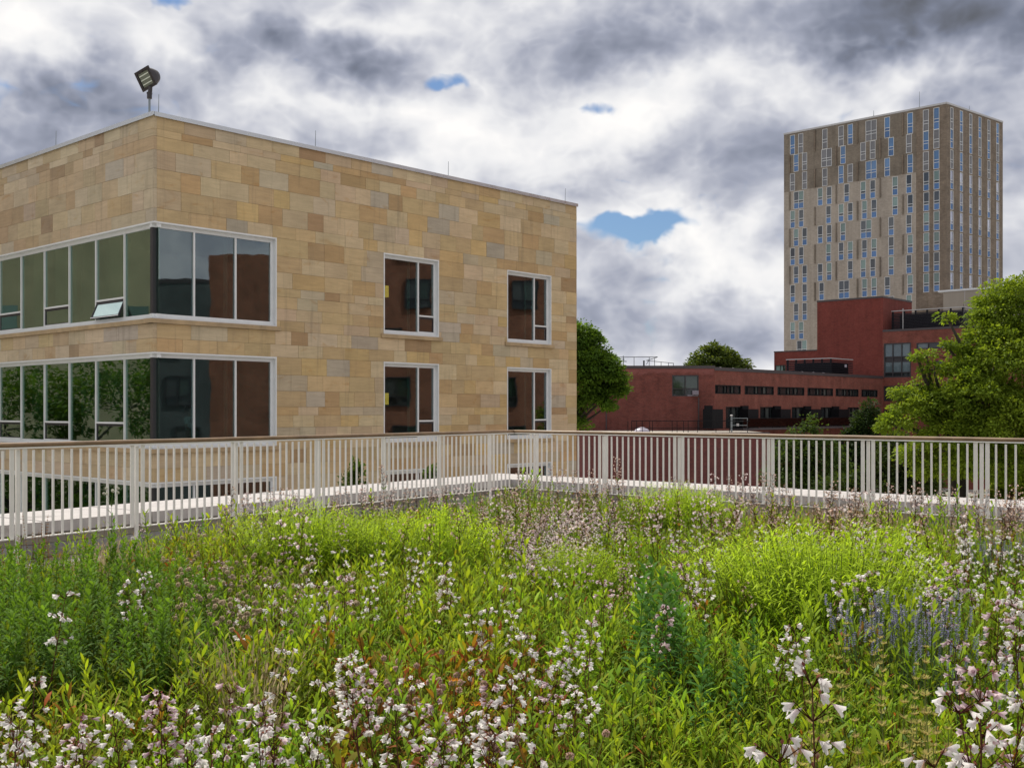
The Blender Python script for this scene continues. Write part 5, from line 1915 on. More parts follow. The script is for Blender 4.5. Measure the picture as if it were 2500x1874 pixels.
rng = random.Random(3)
kinds = {}
PEN = []                       # prototypes: (stem mesh, [leaf meshes], [flower meshes], joined meshes)
specs = ([("white", 0.0245, WHITE, mixc(WHITE, (0.50, 0.30, 0.40), 0.5), 4, 7, 0.14)] * 6 + [("lilac", 0.023, PINKW, (0.42, 0.20, 0.30), 4, 7, 0.2)] * 2 +
         [("blush", 0.025, (0.92, 0.82, 0.82), (0.66, 0.44, 0.46), 4, 6, 0.12)] * 4 + [("dry", 0.021, (0.78, 0.62, 0.54), (0.46, 0.26, 0.20), 5, 6, 0.45)] * 4)
PEN_ARR = []
for nm, fl_, fc, bc, tiers, per, fad in specs:
    lc = mixc(GREEN, YGREEN, rng.random() * 0.6)
    s, lv, hd = penstemon(rng, 0.62, fl_, fc, bc, tiers + rng.choice((-1, 0, 0, 1)), per, lc, mixc(MAROON, (0.10, 0.05, 0.02), rng.random() * 0.6), fad)
    PEN.append((nm, mesh_of("stem", s, M['stem']), [mesh_of("leaf", x, M['foliage']) for x in lv], [mesh_of("flower_cluster", x, M['petal']) for x in hd],
                tri_mesh("penstemon", *join(s, *lv, *hd), M['petal'])))
    PEN_ARR.append(join(s, *lv, *hd))
BY = {}
for i, p in enumerate(PEN):
    BY.setdefault(p[0], []).append(i)

def pen_label(lab, px, kind):
    """(label, group) from what can be told in the photo: the colour and the spot it stands on"""
    col = {"white": "white", "lilac": "pale lilac", "blush": "blush pink", "dry": "faded pink"}[kind]
    if lab == "white":
        for lim, spot in ((280, "in the front left corner of the meadow"), (560, "at the foot of the dark leafy clump"), (760, "right of the dark leafy clump's foot"), (1110, "among rusty leaves and pink seed heads"),
                          (1275, "in the dense middle front cluster"), (1600, "right of the middle front cluster"), (2200, "largest of all, before the yellow whorled spikes")):
            if px < lim:
                break
        else:
            spot = "in the front right corner"
        return col + " bell flowers on a dark stem, " + spot, col + " flowers " + spot
    if lab == "mid":
        for lim, spot in ((620, "behind the dark leafy clump"), (1150, "around the left feathery mounds"), (1560, "in the green middle of the meadow"), (1850, "left of the widest feathery mound"), (2080, "behind the widest feathery mound"), (2300, "on the right behind the lavender")):
            if px < lim:
                break
        else:
            spot = "towards the right edge of the meadow"
        return col + " flower spike standing " + spot, col + " spikes " + spot
    if lab == "blush":
        return col + " small flowers on a thin stem, in the drift below the railing corner", col + " flowers in the drift below the corner"
    for lim, spot in ((1000, "before the left railing"), (1560, "before the railing corner"), (2000, "before the middle of the right railing")):
        if px < lim:
            break
    else:
        spot = "before the right end of the railing"
    return ("faded tan" if kind == "dry" else col) + " flower spike on a dark stem, " + spot, "spikes " + spot


pen_pts = []


def add_pen(x, y, h, kind, lab, detail):
    i = rr_.choice(BY[kind])
    nm, ms, lvs, hds, whole = PEN[i]
    sc = h / 0.62
    LAB, GRP = pen_label(lab, CX + FPX * x / y, kind)
    lean = (rr_.uniform(-0.14, 0.14), rr_.uniform(-0.14, 0.14), rr_.uniform(0, 2 * PI))
    if detail:
        root = thing("penstemon", LAB, "flower", (x, y, 0.05), 0, GRP)
        link("stem", ms, root)
        for m in lvs:
            link("leaf", m, root)
        for m in hds:
            link("flower_cluster", m, root)
    else:
        root = tag(link("penstemon", whole, None, (x, y, 0.05)), LAB, "flower", GRP)
    root.rotation_euler = lean
    w = sc ** 0.55 * rr_.uniform(0.9, 1.1)
    root.scale = (w, w, sc)
    pen_pts.append((x, y))


def ground_at(px, py, h):
    Y = (ZC - 0.05 - h) * FPX / (py - HY)
    return (px - CX) / FPX * Y, Y


front = [(60, 1690, .60), (70, 1725, .58), (150, 1700, .62), (20, 1790, .60), (430, 1690, .64), (505, 1715, .62), (430, 1745, .6), (500, 1765, .6), (345, 1765, .6), (245, 1800, .55), (190, 1790, .55), (60, 1845, .5),
         (490, 1805, .55), (485, 1845, .55), (335, 1855, .5), (110, 1860, .5), (690, 1600, .56), (655, 1745, .62), (635, 1785, .6), (690, 1770, .6), (720, 1730, .6), (640, 1840, .52), (800, 1770, .58), (830, 1625, .55),
         (870, 1620, .56), (900, 1655, .58), (830, 1500, .5), (945, 1650, .58), (1165, 1510, .52), (1195, 1520, .54), (1280, 1505, .54), (1225, 1560, .55), (1290, 1575, .56), (1310, 1620, .58), (1250, 1610, .56), (1360, 1560, .54),
         (1340, 1590, .5), (1425, 1545, .55), (1440, 1650, .5), (1380, 1700, .52), (1350, 1690, .52), (1000, 1740, .58), (1055, 1825, .6), (1160, 1830, .62), (1180, 1800, .62), (1225, 1705, .58), (1260, 1690, .58), (1240, 1740, .56),
         (1105, 1720, .56), (930, 1750, .55), (1010, 1690, .56), (1310, 1790, .5), (1200, 1850, .6), (1130, 1850, .58), (1040, 1850, .58), (960, 1840, .52), (820, 1690, .55), (770, 1800, .5), (1130, 1600, .5), (1090, 1770, .55)]
right_front = [(2050, 1700, .96, 2.35), (2335, 1790, .86, 2.4), (2490, 1730, .92, 2.5), (2470, 1850, .80, 2.3), (2360, 1690, .70, 2.9), (2440, 1510, .66, 4.4), (2490, 1530, .68, 4.3), (2475, 1610, .66, 4.0), (2345, 1600, .60, 4.1), (2500, 1480, .6, 5.0),
               (2410, 1720, .66, 2.9), (2110, 1830, .72, 2.2)]
for px, py, h in front:
    for _ in range(0 if rr_.random() < 0.18 else 1):
        hh = h * rr_.uniform(0.95, 1.05)
        x, y = ground_at(px + rr_.uniform(-12, 12), py - 12, hh)
        add_pen(x, y, hh, "lilac" if rr_.random() < 0.25 else "white", "white", True)
for px, py, h, Y in right_front:
    x = (px - CX) / FPX * Y
    hh = ZC - 0.05 - (py - 25 - HY) / FPX * Y
    k = "lilac" if px in (2360, 2345, 2440) else "white"
    add_pen(x, Y, hh, k, k, True)
mid = [(1730, 1390), (1702, 1395), (1745, 1352), (1920, 1322), (1950, 1290), (1935, 1335), (1990, 1310), (2005, 1295), (2020, 1305), (2060, 1342), (2075, 1330), (2120, 1300), (2150, 1380), (2190, 1400), (2175, 1410), (2240, 1370), (2255, 1385), (2275, 1392),
       (2160, 1340), (2330, 1400), (2380, 1390), (2400, 1395), (2420, 1400), (2380, 1330), (2360, 1340), (2420, 1310), (2430, 1330), (2490, 1342), (2465, 1350), (2140, 1430), (2260, 1462), (1985, 1555), (2100, 1290), (2135, 1300), (2310, 1310), (2355, 1300),
       (930, 1370), (1000, 1350), (1020, 1365), (1040, 1422), (742, 1440), (672, 1442), (592, 1492), (690, 1330), (820, 1440), (905, 1445), (862, 1430), (1205, 1420), (1350, 1400), (815, 1292), (680, 1262), (640, 1290), (960, 1290), (560, 1385),
       (345, 1412), (350, 1440), (1500, 1440), (1570, 1420), (1610, 1500), (1680, 1500), (1850, 1560), (1780, 1330), (1640, 1310), (1660, 1340), (1690, 1300), (1710, 1440), (2200, 1310), (2230, 1330), (1850, 1300), (1880, 1310), (2450, 1450), (2470, 1440),
       (100, 1470), (760, 1370), (880, 1350), (1090, 1390), (1120, 1410), (2040, 1440), (2300, 1430), (2340, 1450)]
for px, py in mid:
    h = rr_.uniform(0.50, 0.66)
    x, y = ground_at(px + rr_.uniform(-10, 10), py - 12, h)
    if in_bed(x, y, 0.5):
        add_pen(x, y, h, "lilac" if rr_.random() < 0.2 else "white", "mid", y < 9.0)
n = 0
while n < 90:                                                        # the drift below the corner
    px, py = rr_.gauss(1370, 85), rr_.gauss(1290, 42)
    if not (1180 < px < 1590 and 1215 < py < 1385):
        continue
    h = rr_.uniform(0.34, 0.5)
    x, y = ground_at(px, py, h)
    if in_bed(x, y, 0.6):
        add_pen(x, y, h, rr_.choice(("blush", "blush", "white", "lilac")), "blush", False)
        n += 1
tall_back = [(1510, 1120, .70), (1490, 1150, .66), (1475, 1165, .6), (1422, 1172, .6), (1340, 1140, .66), (1450, 1175, .6), (1395, 1150, .6), (1785, 1165, .62), (1820, 1180, .6), (1875, 1158, .66), (1893, 1160, .64), (1908, 1185, .6), (940, 1140, .72), (560, 1195, .78), (565, 1240, .7),
             (2095, 1190, .66), (2160, 1185, .66), (2226, 1180, .72), (2345, 1195, .64), (2440, 1185, .74), (2450, 1210, .7), (2395, 1200, .66), (2310, 1215, .6), (690, 1215, .66), (840, 1240, .62), (815, 1260, .6), (1300, 1175, .58), (1270, 1190, .56)]
for px, py, h in tall_back:
    x, y = ground_at(px, py, h)
    a, c = to_rails(x, y)
    k = 0
    while min(a, c) < 0.55 and k < 40:
        y -= 0.1
        x = (px - CX) / FPX * y
        a, c = to_rails(x, y)
        k += 1
    h = max(0.3, ZC - 0.05 - (py - HY) / FPX * y)
    add_pen(x, y, h, "dry", "dry", y < 9.5)
n = 0
while n < 45:
    px = rr_.choice((rr_.uniform(1050, 2500), rr_.uniform(1300, 1700), rr_.uniform(560, 1100)))
    d = rr_.uniform(0.7, 1.9)
    # a point at distance d inside whichever railing stands at this bearing
    u = (px - CX) / FPX
    if px < 1256:
        q, nn = RC - NL * d, NL
    else:
        q, nn = RC - NR * d, NR
    y = q.dot(nn) / (u * nn.x + nn.y)
    x = u * y
    if y < 6 or not in_bed(x, y, 0.6):
        continue
    add_pen(x, y, rr_.uniform(0.40, 0.68), rr_.choice(("dry", "dry", "blush")), "dry", False)
    n += 1


# --- other kinds of plants: prototypes with parts, copied
def kind_proto(parts):
    return [(nm, me) for nm, me in parts]


def put_plant(name, label, cat, group, parts, x, y, sc, rotz=None, lean=0.06, z=0.05):
    root = thing(name, label, cat, (x, y, z), 0, group)
    for nm, me in parts:
        o = link(nm, me, root)
        if nm in ('foliage', 'stem_bundle', 'blades', 'flower_spikes', 'seed_spikes'):
            o["kind"] = 'stuff'
    root.rotation_euler = (rr_.uniform(-lean, lean), rr_.uniform(-lean, lean), rr_.uniform(0, 2 * PI) if rotz is None else rotz)
    root.scale = (sc, sc, sc)
    return root


def stem_protos(k, h, n, leaf, w, col, **kw):
    out = []
    for _ in range(k):
        s, l = leafy_stem(rng, h, n, leaf, w, col, **kw)
        out.append([("stem", mesh_of("stem", s, M['stem'])), ("foliage", mesh_of("foliage", l, M['foliage']))])
    return out


dark_p = stem_protos(6, 0.60, 58, 0.115, 0.0185, (0.058, 0.135, 0.018), droop=0.5, el0=0.55, topcol=(0.140, 0.250, 0.026), lean=0.16)
n = 0
while n < 250:                                                       # the dark clump at the left
    px = rr_.uniform(-60, 590)
    Y = rr_.uniform(4.9, 8.1)
    if px > 470 + (Y - 5) * 40 or (Y > 7.4 and px > 470):
        continue
    spot = "front edge" if Y < 5.7 else "back" if Y > 7.2 else "left half" if px < 230 else "right half"
    put_plant("leafy_plant", "dark green leafy stem in the %s of the dense clump at the left" % spot, "plant", "dark leafy stems in the %s of the left clump" % spot, rr_.choice(dark_p), (px - CX) / FPX * Y, Y,
              rr_.uniform(0.72, 1.02) * (1.0 if px < 420 else 0.85), lean=0.10)
    n += 1
tall_p = stem_protos(4, 0.80, 72, 0.150, 0.027, (0.048, 0.130, 0.022), droop=0.55, el0=0.45, topcol=(0.085, 0.195, 0.030), lean=0.06)
for k in range(22):
    if k < 13:
        px, py, Y = rr_.uniform(1555, 1700), rr_.uniform(1370, 1500), rr_.uniform(4.7, 5.6)
    else:
        px, py, Y = rr_.uniform(1690, 1890), rr_.uniform(1500, 1640), rr_.uniform(4.3, 5.2)
    h = ZC - 0.05 - (py - HY) / FPX * Y
    put_plant("leafy_plant", "tall deep green leafy stem in the loose stand right of the meadow's middle", "plant", "tall deep green stems right of the middle", rr_.choice(tall_p), (px - CX) / FPX * Y, Y, h / 0.80)
bright_p = stem_protos(4, 0.60, 40, 0.095, 0.020, (0.110, 0.240, 0.030), droop=0.25, el0=0.7, topcol=(0.150, 0.285, 0.035), lean=0.08)
for px, py, Y in ((275, 1270, 9.4), (268, 1300, 9.2), (335, 1300, 9.6), (345, 1325, 9.4), (428, 1262, 10.2), (455, 1270, 10.0), (490, 1256, 10.3), (405, 1300, 9.8), (170, 1395, 8.3), (60, 1420, 7.9), (1330, 1215, 15.6), (1400, 1235, 15.2), (1420, 1200, 15.4), (1565, 1225, 14.4),
                  (1600, 1245, 14.2), (1540, 1240, 14.4), (1180, 1250, 14.6), (1290, 1225, 15.2)):
    h = ZC - 0.05 - (py - HY) / FPX * Y
    put_plant("leafy_plant", "light green upright leafy stem at the back of the bed near the railing", "plant", "light green stems at the back of the bed", rr_.choice(bright_p), (px - CX) / FPX * Y, Y, max(0.25, h) / 0.60)

# feathery bright mounds: each one a plant of many thread-leaved stems
def feathery(rng, R, H, n):
    st, lf = Tri(), Tri()
    for _ in range(n):
        r = R * math.sqrt(rng.random())
        an = rng.uniform(0, 2 * PI)
        out = (r / R) ** 1.5 * 0.5
        h = H * (1 - 0.30 * (r / R) ** 2) * rng.uniform(0.82, 1.06)
        bx, by = r * 0.55 * math.cos(an), r * 0.55 * math.sin(an)
        tx, ty = bx + (r * 0.5 + out * 0.12) * math.cos(an), by + (r * 0.5 + out * 0.12) * math.sin(an)
        st.tube([(bx, by, 0), ((bx + tx) / 2, (by + ty) / 2, h * 0.55), (tx, ty, h)], [0.003, 0.002, 0.001], (0.12, 0.17, 0.03))
        m = 30
        for i in range(m):
            t = 0.28 + 0.72 * (i + rng.random()) / m
            p = (bx + (tx - bx) * t * t, by + (ty - by) * t * t, h * t)
            f = rng.uniform(0.85, 1.15)
            c = tuple(x * f for x in mixc((0.170, 0.310, 0.016), (0.420, 0.560, 0.030), t))
            lf.leaf(p, ang_dir(i * 2.4 + rng.random(), rng.uniform(0.25, 0.9)), (0, 0, 1.0), rng.uniform(0.050, 0.085), 0.0095, 0.22, c, None, 1)
    return [("stem_bundle", mesh_of("stem_bundle", st, M['stem'])), ("foliage", mesh_of("foliage", lf, M['foliage']))]


feat = [feathery(rng, 0.58, 0.74, 260), feathery(rng, 0.60, 0.70, 260)]
mounds = [(2030, 6.6, 1.00, "feathery bright green mound in front of the tall deep green stems, widest of its kind"), (1880, 7.0, 0.96, "feathery bright green mound behind the tall deep green stems"),
          (730, 9.1, 0.92, "feathery bright green mound at the end of the dark left clump"), (870, 9.3, 0.86, "feathery bright green mound between two others left of the middle"), (1080, 9.2, 0.84, "feathery bright green mound below the drift of blush flowers"),
          (1640, 12.8, 0.86, "feathery green mound near the railing right of the blush drift"), (1700, 12.2, 0.78, "small feathery green mound before the one near the right railing"),
          (980, 10.2, 0.72, "small feathery green mound behind the gap of two mounds left of the middle"), (1400, 8.2, 0.62, "low feathery green mound under the blush drift, in mid meadow"), (2180, 9.2, 0.70, "low feathery green mound towards the right edge of the meadow")]
for i, (px, Y, sc, lab) in enumerate(mounds):
    put_plant("feathery_bush", lab, "plant", "feathery bright green mounds", feat[i % 2], (px - CX) / FPX * Y, Y, sc * 1.12, lean=0.02)


# lavender
def lavender(rng, n=30):
    st, hd = Tri(), Tri()
    for _ in range(n):
        an, r = rng.uniform(0, 2 * PI), 0.13 * math.sqrt(rng.random())
        h = rng.uniform(0.40, 0.60)
        b0 = (r * math.cos(an), r * math.sin(an), 0)
        tp = (b0[0] * 2.4, b0[1] * 2.4, h)
        st.tube([b0, tp], [0.0022, 0.0013], (0.10, 0.15, 0.07))
        for k in range(3):
            t = rng.uniform(0.05, 0.5)
            st.leaf((b0[0] * (1 + t), b0[1] * (1 + t), h * t), ang_dir(rng.uniform(0, 6.28), 1.0), (0, 0, 1.0), 0.05, 0.005, 0.1, (0.10, 0.16, 0.085), None, 1)
        for k in range(7):
            zc = h - 0.055 + 0.009 * k
            c = mixc((0.19, 0.19, 0.33), (0.30, 0.29, 0.44), rng.random())
            for j in range(3):
                hd.leaf((tp[0], tp[1], zc), ang_dir(k * 1.1 + j * 2.09, 0.6), (0, 0, 1.0), 0.011, 0.009, 0.0, c, None, 1)
    return [("stem_bundle", mesh_of("stem_bundle", st, M['stem'])), ("flower_spikes", mesh_of("flower_spikes", hd, M['petal']))]


lav = [lavender(rng) for _ in range(2)]
for px, Y, sc in ((2160, 5.3, 1.0), (2205, 5.1, 1.02), (2250, 5.3, 1.05), (2285, 5.15, 1.0), (2140, 5.7, 0.95), (2345, 4.7, 0.85), (2230, 5.7, 0.98), (2430, 8.6, 0.9), (2395, 8.8, 0.86), (2470, 8.5, 0.9)):
    front_l = Y < 7
    put_plant("lavender", "lavender tuft with blue violet spikes " + ("in the patch behind the yellow whorled spikes" if front_l else "in the far patch at the right edge"), "plant",
              "lavender in the patch behind the yellow spikes" if front_l else "lavender in the far patch", rr_.choice(lav), (px - CX) / FPX * Y, Y, sc)


# whorled yellow-tan spikes
def whorled(rng):
    st, hd = Tri(), Tri()
    h = 0.62
    lx = rng.uniform(-0.06, 0.06)
    st.tube([(0, 0, 0), (lx * 0.3, 0, h * 0.5), (lx, 0, h)], [0.003, 0.0026, 0.0016], (0.14, 0.17, 0.04))
    for k in range(4):
        for s in (0, PI):
            st.leaf((lx * 0.1 * k, 0, 0.08 + 0.07 * k), ang_dir(k * PI / 2 + s, 0.9), (0, 0, 1.0), 0.085, 0.020, 0.2, (0.11, 0.20, 0.04), None, 2)
    hds = []
    for k in range(6):
        hd = Tri()
        zc = h * (0.52 + 0.092 * k)
        R = 0.026 * (1.1 - 0.09 * k)
        for j in range(11):
            c = mixc((0.42, 0.42, 0.10), (0.38, 0.29, 0.12), rng.random())
            hd.leaf((lx * zc / h, 0, zc), ang_dir(j * 0.571 + k, rng.uniform(0.1, 0.75)), (0, 0, 1.0), R * rng.uniform(0.85, 1.2), 0.011, -0.25, c, None, 1)
        hds.append(("seed_whorl", mesh_of("seed_whorl", hd, M['petal'])))
    return [("stem", mesh_of("stem", st, M['stem']))] + hds


who = [whorled(rng) for _ in range(4)]
for px, py in ((2062, 1540), (2064, 1580), (2140, 1490), (2145, 1545), (2150, 1580), (2210, 1640), (2200, 1680), (2220, 1720), (2260, 1665), (2270, 1700), (2255, 1740), (2180, 1740), (2230, 1760), (2290, 1760), (2005, 1620), (2010, 1680), (2330, 1800), (1960, 1800), (1950, 1830),
               (2170, 1800), (2120, 1760), (2300, 1830), (2040, 1660), (2480, 1190), (2488, 1240), (2250, 1600)):
    if py < 1300:
        Y = 12.2
        h = ZC - 0.05 - (py - HY) / FPX * Y
        lab = "pale yellow whorled seed spike by the right end of the railing"
        g = "yellow whorled spikes by the right railing"
    else:
        h = rr_.uniform(0.56, 0.66)
        Y = (ZC - 0.05 - h) * FPX / (py - 20 - HY)
        lab = "yellow tan whorled seed spike in front of the lavender patch"
        g = "yellow whorled spikes before the lavender"
    put_plant("whorled_spike", lab, "plant", g, rr_.choice(who), (px - CX) / FPX * Y, Y, h / 0.62)


# chive-like tufts with round seed heads
def chive(rng, col, n=8):
    st, hds = Tri(), []
    for _ in range(n):
        hd = Tri()
        an, r = rng.uniform(0, 2 * PI), 0.10 * math.sqrt(rng.random())
        h = rng.uniform(0.28, 0.46)
        b0 = (r * math.cos(an), r * math.sin(an), 0)
        tp = (b0[0] * 2.4, b0[1] * 2.4, h)
        st.tube([b0, (b0[0] * 1.4, b0[1] * 1.4, h * 0.6), tp], [0.0018, 0.0016, 0.0012], (0.16, 0.18, 0.05))
        f = rng.uniform(0.85, 1.1)
        hd.ball((tp[0], tp[1], h), rng.uniform(0.012, 0.016), tuple(x * f for x in col), mixc(col, (0.22, 0.14, 0.08), 0.5), rng)
        hds.append(("seed_head", mesh_of("seed_head", hd, M['petal'])))
    return [("stem_bundle", mesh_of("stem_bundle", st, M['stem']))] + hds


ch_a = [chive(rng, (0.60, 0.50, 0.37)) for _ in range(3)]
ch_b = [chive(rng, (0.58, 0.41, 0.35), 5) for _ in range(2)]
n = 0
while n < 44:
    px, py = rr_.uniform(370, 800), rr_.uniform(1320, 1560)
    if abs((py - 1320) - (px - 370) * 0.42 - 40) > 120:
        continue
    Y = (ZC - 0.05 - 0.40) * FPX / (py - HY)
    put_plant("seedhead_tuft", "tuft of thin stems with round beige seed heads beside the dark left clump", "plant", "beige seed head tufts beside the dark clump", rr_.choice(ch_a), (px - CX) / FPX * Y, Y, rr_.uniform(0.9, 1.1))
    n += 1
for px, py in ((930, 1655), (965, 1640), (1020, 1650), (1070, 1640), (1085, 1625), (945, 1680), (1000, 1670), (1055, 1655), (1340, 1790), (1250, 1790)):
    Y = (ZC - 0.05 - 0.42) * FPX / (py - HY)
    put_plant("seedhead_tuft", "tuft with round dull pink seed heads among the front white flowers", "plant", "pink seed head tufts among the front flowers", rr_.choice(ch_b), (px - CX) / FPX * Y, Y, 1.05)
for _ in range(16):
    px, py = rr_.uniform(1080, 1330), rr_.uniform(1240, 1300)
    Y = (ZC - 0.05 - 0.34) * FPX / (py - HY)
    x = (px - CX) / FPX * Y
    if in_bed(x, Y, 0.6):
        put_plant("seedhead_tuft", "pale round seed heads at the back of the bed by the railing corner", "plant", "pale seed head tufts by the railing corner", rr_.choice(ch_a), x, Y, 0.9)


# dry grass and dried sage
def grass(rng, n, h, col, col2, w=0.004, spread=0.06, heads=0.5):
    t = Tri()
    for _ in range(n):
        an, r = rng.uniform(0, 2 * PI), spread * math.sqrt(rng.random())
        L = h * rng.uniform(0.6, 1.1)
        c = mixc(col, col2, rng.random())
        d = ang_dir(an + rng.uniform(-0.5, 0.5), rng.uniform(1.05, 1.5))
        t.leaf((r * math.cos(an), r * math.sin(an), 0), d, (0, 0.2, 1.0), L, w, rng.uniform(0.05, 0.35), c, mixc(c, TAN, 0.4), 2)
        if rng.random() < heads:
            tip = np.array((r * math.cos(an), r * math.sin(an), 0)) + np.array(d) * L * 0.9
            t.leaf(tip, d, (0, 0.2, 1.0), 0.06, 0.008, 0.2, TAN, None, 1)
    return t.arrays()


gr_tan = [[("blades", mesh_of("blades", grass(rng, 42, 0.46, TAN, (0.30, 0.27, 0.14)), M['petal']))] for _ in range(3)]
n = 0
while n < 110:
    px, py = rr_.choice(((rr_.uniform(1640, 1800), rr_.uniform(1270, 1400)), (rr_.uniform(1800, 2480), rr_.uniform(1215, 1275)), (rr_.uniform(1980, 2250), rr_.uniform(1200, 1250)), (rr_.uniform(190, 340), rr_.uniform(1310, 1370)), (rr_.uniform(560, 640), rr_.uniform(1590, 1680))))
    h = 0.36
    Y = (ZC - 0.05 - h) * FPX / (py - HY)
    x = (px - CX) / FPX * Y
    if not in_bed(x, Y, 0.35):
        continue
    lab, g = ("tuft of dry tan grass in the strip before the right railing", "dry grass tufts before the right railing") if px > 1500 else ("tuft of dry tan grass in the left half of the meadow", "dry grass tufts in the left half")
    put_plant("dry_grass_tuft", lab, "plant", g, rr_.choice(gr_tan), x, Y, rr_.uniform(0.75, 1.1))
    n += 1


def sage(rng):
    st, hd, lf = Tri(), Tri(), Tri()
    for _ in range(15):
        an, r = rng.uniform(0, 2 * PI), 0.08 * math.sqrt(rng.random())
        h = rng.uniform(0.38, 0.66)
        b0 = np.array((r * math.cos(an), r * math.sin(an), 0))
        tp = np.array((b0[0] * 2.6, b0[1] * 2.6, h))
        st.tube([b0, tp], [0.0025, 0.0014], (0.17, 0.10, 0.05))
        for k in range(12):
            t = 0.08 + 0.42 * rng.random()
            lf.leaf(b0 + (tp - b0) * t, ang_dir(rng.uniform(0, 6.28), rng.uniform(0.3, 1.0)), (0, 0, 1.0), 0.055, 0.009, 0.2, mixc((0.10, 0.14, 0.055), (0.16, 0.10, 0.05), rng.random()), None, 1)
        for k in range(9):
            p = b0 + (tp - b0) * (0.55 + 0.05 * k)
            for j in range(5):
                hd.leaf(p, ang_dir(k + j * 1.257, 0.5), (0, 0, 1.0), 0.015, 0.010, 0.0, mixc((0.27, 0.13, 0.055), (0.34, 0.20, 0.09), rng.random()), None, 1)
    return [("stem_bundle", mesh_of("stem_bundle", st, M['stem'])), ("foliage", mesh_of("foliage", lf, M['foliage'])), ("seed_spikes", mesh_of("seed_spikes", hd, M['petal']))]


sg_p = sage(rng)
for px, py, Y, lab in ((88, 1250, 9.6, "tallest brown dried sage bush with upright seed spikes before the left railing"), (128, 1290, 9.3, "brown dried sage bush right of the tallest dried sage"), (30, 1330, 8.9, "small brown dried sage bush at the left end of the railing"),
                       (232, 1330, 9.3, "thin dried sage bush among tan grass before the left railing"), (310, 1330, 9.2, "thin dried sage bush next to the light green stems")):
    h = ZC - 0.05 - (py - HY) / FPX * Y
    put_plant("dried_sage", lab, "plant", "dried sage bushes before the left railing", sg_p, (px - CX) / FPX * Y, Y, h / 0.66, lean=0.02)
# a small orange flower and a white umbel
bw = Tri()
bw.tube([(0, 0, 0), (0, 0, 0.40)], [0.002, 0.0015], (0.10, 0.13, 0.03))
ob = Tri()
for k in range(26):
    an, r = k * 2.4, 0.028 * math.sqrt(k / 26)
    ob.leaf((r * math.cos(an), r * math.sin(an), 0.40), ang_dir(an, 0.9), (0, 0, 1.0), 0.010, 0.008, 0.0, mixc((0.55, 0.16, 0.02), (0.62, 0.28, 0.03), rng.random()), None, 1)
obp = [("stem", mesh_of("stem", bw, M['stem'])), ("flower_head", mesh_of("flower_head", ob, M['petal']))]
for (px, py), lab in zip(((1108, 1662), (1152, 1720)), ("small orange flower head among dull pink seed heads in front", "small orange flower head by a front white flower cluster")):
    Y = (ZC - 0.05 - 0.42) * FPX / (py - HY)
    put_plant("orange_flower", lab, "flower", None, obp, (px - CX) / FPX * Y, Y, 1.04)
ub, us_ = Tri(), Tri()
us_.tube([(0, 0, 0), (0.01, 0, 0.5), (0, 0, 0.80)], [0.003, 0.0024, 0.0015], (0.11, 0.17, 0.04))
for k in range(7):
    an = k * 0.9
    tp = (0.06 * math.cos(an), 0.06 * math.sin(an), 0.84 + 0.02 * (k % 3))
    us_.tube([(0, 0, 0.72), tp], [0.0014, 0.001], (0.11, 0.17, 0.04))
    ub.ball(tp, 0.013, (0.72, 0.72, 0.66), (0.35, 0.38, 0.2), rng)
for k in range(14):
    us_.leaf((0, 0, 0.2 + 0.035 * k), ang_dir(k * 2.4, 0.9), (0, 0, 1.0), 0.09, 0.012, 0.2, (0.09, 0.20, 0.03), None, 2)
Y = 9.3
put_plant("white_umbel", "tall stem with small white umbels standing up against the left railing", "flower", None, [("stem", mesh_of("stem", us_, M['stem'])), ("flower_head", mesh_of("flower_head", ub, M['petal']))], (278 - CX) / FPX * Y, Y, (ZC - (1212 - HY) / FPX * Y) / 0.86)

# --- the undergrowth that nobody could count: one object
nrng = np.random.default_rng(77)
def kit(pairs):
    f = 1.0 if pairs == 2 else 0.95
    return ([tuft(rng, 4, 0.30, 0.0118 * f, (GREEN, YGREEN), 0.10, pairs=pairs) for _ in range(5)] + [tuft(rng, 5, 0.34, 0.0085 * f, (mixc(GREEN, DGREEN, 0.35), YGREEN), 0.03, pairs=pairs, leaf=0.085) for _ in range(5)] +
            [tuft(rng, 3, 0.30, 0.0165 * f, (mixc(GREEN, MAROON, 0.25), mixc(RUST, GREEN, 0.5)), 0.9, pairs=pairs, leaf=0.105) for _ in range(3)] + [grass(rng, 26, 0.32, (0.12, 0.17, 0.028), (0.22, 0.27, 0.05), 0.0045, heads=0.06) for _ in range(3)] +
            [grass(rng, 24, 0.30, TAN, (0.24, 0.22, 0.09), 0.004) for _ in range(2)] +
            [join(*leafy_stem(rng, 0.46, 34, 0.105, 0.0135, mixc(GREEN, DGREEN, 0.3), lean=0.15, droop=0.3, el0=0.6, topcol=YGREEN)) for _ in range(3)])


temps = kit(2) + kit(1)
NT_ = len(temps)


def val_noise(x, y, f, seed):
    r = np.random.default_rng(seed)
    g = r.random((64, 64))
    X, Yy = x * f + 20.3, y * f + 11.7
    i, j = np.floor(X).astype(int), np.floor(Yy).astype(int)
    a, c = X - i, Yy - j
    a, c = a * a * (3 - 2 * a), c * c * (3 - 2 * c)
    G = lambda p, q: g[p % 64, q % 64]
    return (G(i, j) * (1 - a) + G(i + 1, j) * a) * (1 - c) + (G(i, j + 1) * (1 - a) + G(i + 1, j + 1) * a) * c


